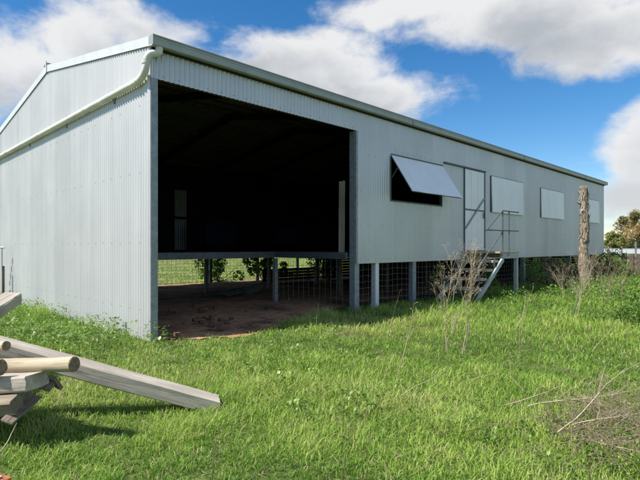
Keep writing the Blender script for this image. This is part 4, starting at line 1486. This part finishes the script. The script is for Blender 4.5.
# brush heap
def brush_heap():
    rr = random.Random(9); m = MB()
    for i in range(235):
        u = rr.gauss(606, 30); v = rr.gauss(418, 20) + (606 - u) * 0.10
        if v < 376 or u > 700: continue
        z = rr.uniform(0.01, 0.20) * max(0.3, 1 - abs(u - 618) / 90)
        p = gp(u, v, z)
        az = rr.uniform(0, 6.28); l = rr.uniform(0.1, 0.42); el = rr.uniform(-0.25, 0.55)
        q = p + Vector((math.cos(az) * math.cos(el), math.sin(az) * math.cos(el), math.sin(el))) * l
        if q.z < 0.02: q.z = 0.02
        r0 = rr.uniform(0.0012, 0.0032)
        mid = p.lerp(q, 0.5) + Vector((rr.uniform(-1, 1), rr.uniform(-1, 1), rr.uniform(0, 1))) * l * 0.12
        m.tube([p, mid, q], [r0, r0 * 0.8, r0 * 0.5], 4, False)
        for k in range(5):
            e = p.lerp(q, rr.uniform(0.1, 1)); d = Vector((rr.uniform(-1, 1), rr.uniform(-1, 1), rr.uniform(-0.6, 1))).normalized()
            l2 = rr.uniform(0.02, 0.09)
            m.tube([e, e + d * l2], [r0 * 0.6, r0 * 0.4], 3, False)
            if rr.random() < 0.6:
                c = e + d * l2; s = rr.uniform(0.003, 0.006)
                a = d.orthogonal().normalized() * s
                m.add([c - a, c + d * s * 1.6, c + a, c - d * s * 0.6], [(0, 1, 2, 3)])
    o = m.build('brush_heap', M['brush'], origin=gp(610, 425, 0))
    tag(o, 'heap of tangled grey brown dry brush in the grass at the lower right', 'brush heap')
    tint_attr(o, 5, 0.1, 0.95)


brush_heap()

# ------------------------------------------------------------------ camera
cam = bpy.data.cameras.new('camera')
co = bpy.data.objects.new('camera', cam); col.objects.link(co)
cam.sensor_fit = 'HORIZONTAL'; cam.sensor_width = 36
cam.lens = 36 * FPX / 640
cam.shift_y = (HOR - 240) / 640
cam.clip_start = 0.05; cam.clip_end = 6000
co.location = (0, 0, CAMH)
co.rotation_euler = (math.pi / 2, 0, YAW - math.pi / 2)
sc.camera = co

# ------------------------------------------------------------------ light
SUN = Vector((-2.75, 1.03, 3.94)).normalized()          # toward the sun
sl = bpy.data.lights.new('sun', 'SUN'); so = bpy.data.objects.new('sun', sl); col.objects.link(so)
sl.energy = 4.9; sl.angle = math.radians(0.53); sl.color = (1.0, 0.955, 0.88)
so.rotation_euler = SUN.to_track_quat('Z', 'Y').to_euler()
so.location = (-20, 6, 30)

w = bpy.data.worlds.new('World'); sc.world = w; w.use_nodes = True
nt = NT(w.node_tree)
bg = w.node_tree.nodes['Background']
sky = nt.node('ShaderNodeTexSky', sky_type='NISHITA')
sky.sun_disc = False
sky.sun_elevation = math.asin(SUN.z); sky.sun_rotation = math.atan2(SUN.x, SUN.y)
sky.altitude = 300; sky.air_density = 1.0; sky.dust_density = 0.4; sky.ozone_density = 2.5
hs = nt.node('ShaderNodeHueSaturation')
nt.l.new(sky.outputs[0], hs.inputs['Color'])
hs.inputs['Saturation'].default_value = 1.36; hs.inputs['Value'].default_value = 0.70
tc = nt.node('ShaderNodeTexCoord'); sep = nt.node('ShaderNodeSeparateXYZ')
nt.l.new(tc.outputs['Generated'], sep.inputs[0])
az = nt.math('ARCTAN2', sep.outputs[0], sep.outputs[1])          # from +Y toward +X
el = nt.math('ARCSINE', sep.outputs[2])


def azel(u, v):
    q = Vector(ray(u, v)).normalized()
    return math.atan2(q.x, q.y), math.asin(q.z)


mp = nt.node('ShaderNodeMapping'); nt.l.new(tc.outputs['Generated'], mp.inputs[0]); mp.inputs['Scale'].default_value = (1, 1, 1.6)
vec = mp.outputs[0]
n_big = nt.noise(vec, 3.2, 9, 0.58, 0.25)
n_mid = nt.noise(vec, 9.0, 8, 0.6, 0.3)
mp2 = nt.node('ShaderNodeMapping'); nt.l.new(tc.outputs['Generated'], mp2.inputs[0]); mp2.inputs['Location'].default_value = (0.03, -0.02, 0.045); mp2.inputs['Scale'].default_value = (1, 1, 1.6)
n_sh = nt.noise(mp2.outputs[0], 4.5, 7, 0.55, 0.2)

# cumulus banks: centre u,v of the survey photo -> fixed directions in the sky; half widths in pixels; strength
BLOBS = [(100, 42, 112, 55, 1.1), (40, 85, 100, 66, 1.1), (-60, 60, 120, 80, 1.0), (190, 25, 30, 16, 0.5),
         (318, 68, 92, 46, 1.15), (385, 98, 95, 32, 1.1), (270, 50, 45, 22, 0.8), (430, 112, 45, 16, .75),
         (520, 14, 170, 44, 1.2), (410, 6, 110, 30, 1.1), (620, 35, 130, 46, 1.2), (580, 73, 28, 12, .8),
         (720, 30, 120, 60, 1.0), (645, 140, 52, 50, 1.0), (628, 195, 70, 26, 0.8), (570, 186, 50, 10, 0.55), (700, 150, 80, 60, 1.0), (560, 165, 60, 10, 0.45), (640, 226, 80, 7, 0.5), (625, 212, 40, 4, 0.5)]
dens = None; ud = None
for (u, v, ru, rv, s) in BLOBS:
    a0, e0 = azel(u, v)
    a1, _ = azel(u + ru * 0.5, v); a2, _ = azel(u - ru * 0.5, v); _, e1 = azel(u, v - rv * 0.5); _, e2 = azel(u, v + rv * 0.5)
    ra = abs(a1 - a2); re = abs(e1 - e2)
    da = nt.math('DIVIDE', nt.math('SUBTRACT', az, a0), ra)
    de = nt.math('DIVIDE', nt.math('SUBTRACT', el, e0), re)
    q = nt.math('ADD', nt.math('MULTIPLY', da, da), nt.math('MULTIPLY', de, de))
    b = nt.math('MULTIPLY', nt.math('POWER', 2.718, nt.math('MULTIPLY', q, -0.75)), s)
    # weight of the underside: below the bank's centre is thicker
    wv = nt.math('MULTIPLY', b, de)
    dens = b if dens is None else nt.math('MAXIMUM', dens, b)
    ud = wv if ud is None else nt.math('ADD', ud, wv)
# the rest of the sky: unseen cloud behind and beside, thickened for ambient light
a_mid = azel(320, 100)[0]
da = nt.math('ABSOLUTE', nt.math('SUBTRACT', az, a_mid))
outside = nt.smooth(da, 0.75, 1.1)
high = nt.smooth(el, 0.62, 0.85)
oth = nt.math('MAXIMUM', outside, high)
dens = nt.math('MULTIPLY', nt.math('MINIMUM', dens, 1.15), 1.0)
dens = nt.math('ADD', dens, nt.math('MULTIPLY', oth, 0.62))
raw = nt.math('ADD', dens, nt.math('MULTIPLY', nt.math('SUBTRACT', n_big, 0.5), 1.7))
raw = nt.math('ADD', raw, nt.math('MULTIPLY', nt.math('SUBTRACT', n_mid, 0.5), 0.95))
cover = nt.smooth(raw, 0.45, 0.92)
thick = nt.smooth(raw, 0.6, 1.25)
# shading of the cloud itself
shade = nt.math('ADD', nt.math('MULTIPLY', nt.math('SUBTRACT', n_sh, 0.5), -1.6), nt.math('MULTIPLY', ud, -0.42))
shade = nt.math('ADD', shade, nt.math('MULTIPLY', thick, 0.5))
shade = nt.math('ADD', shade, nt.math('MULTIPLY', nt.math('SUBTRACT', n_mid, 0.5), -0.9))
grey = nt.smooth(shade, -0.1, 0.85)
CW = (4.05, 4.05, 4.05); CG = (2.15, 2.3, 2.5)
grey = nt.math('MULTIPLY', grey, nt.smooth(el, 0.04, 0.34, 0.5, 1.0))
cc = nt.mix(grey, CW, CG)
skyc = nt.mix(nt.math('MULTIPLY', cover, 0.97), hs.outputs[0], cc)
nt.l.new(skyc, bg.inputs[0])
bg.inputs[1].default_value = 0.15

sc.view_settings.view_transform = 'Standard'
sc.view_settings.look = 'None'
sc.view_settings.gamma = 1.0
sc.view_settings.use_curve_mapping = False
sc.view_settings.exposure = 0.52
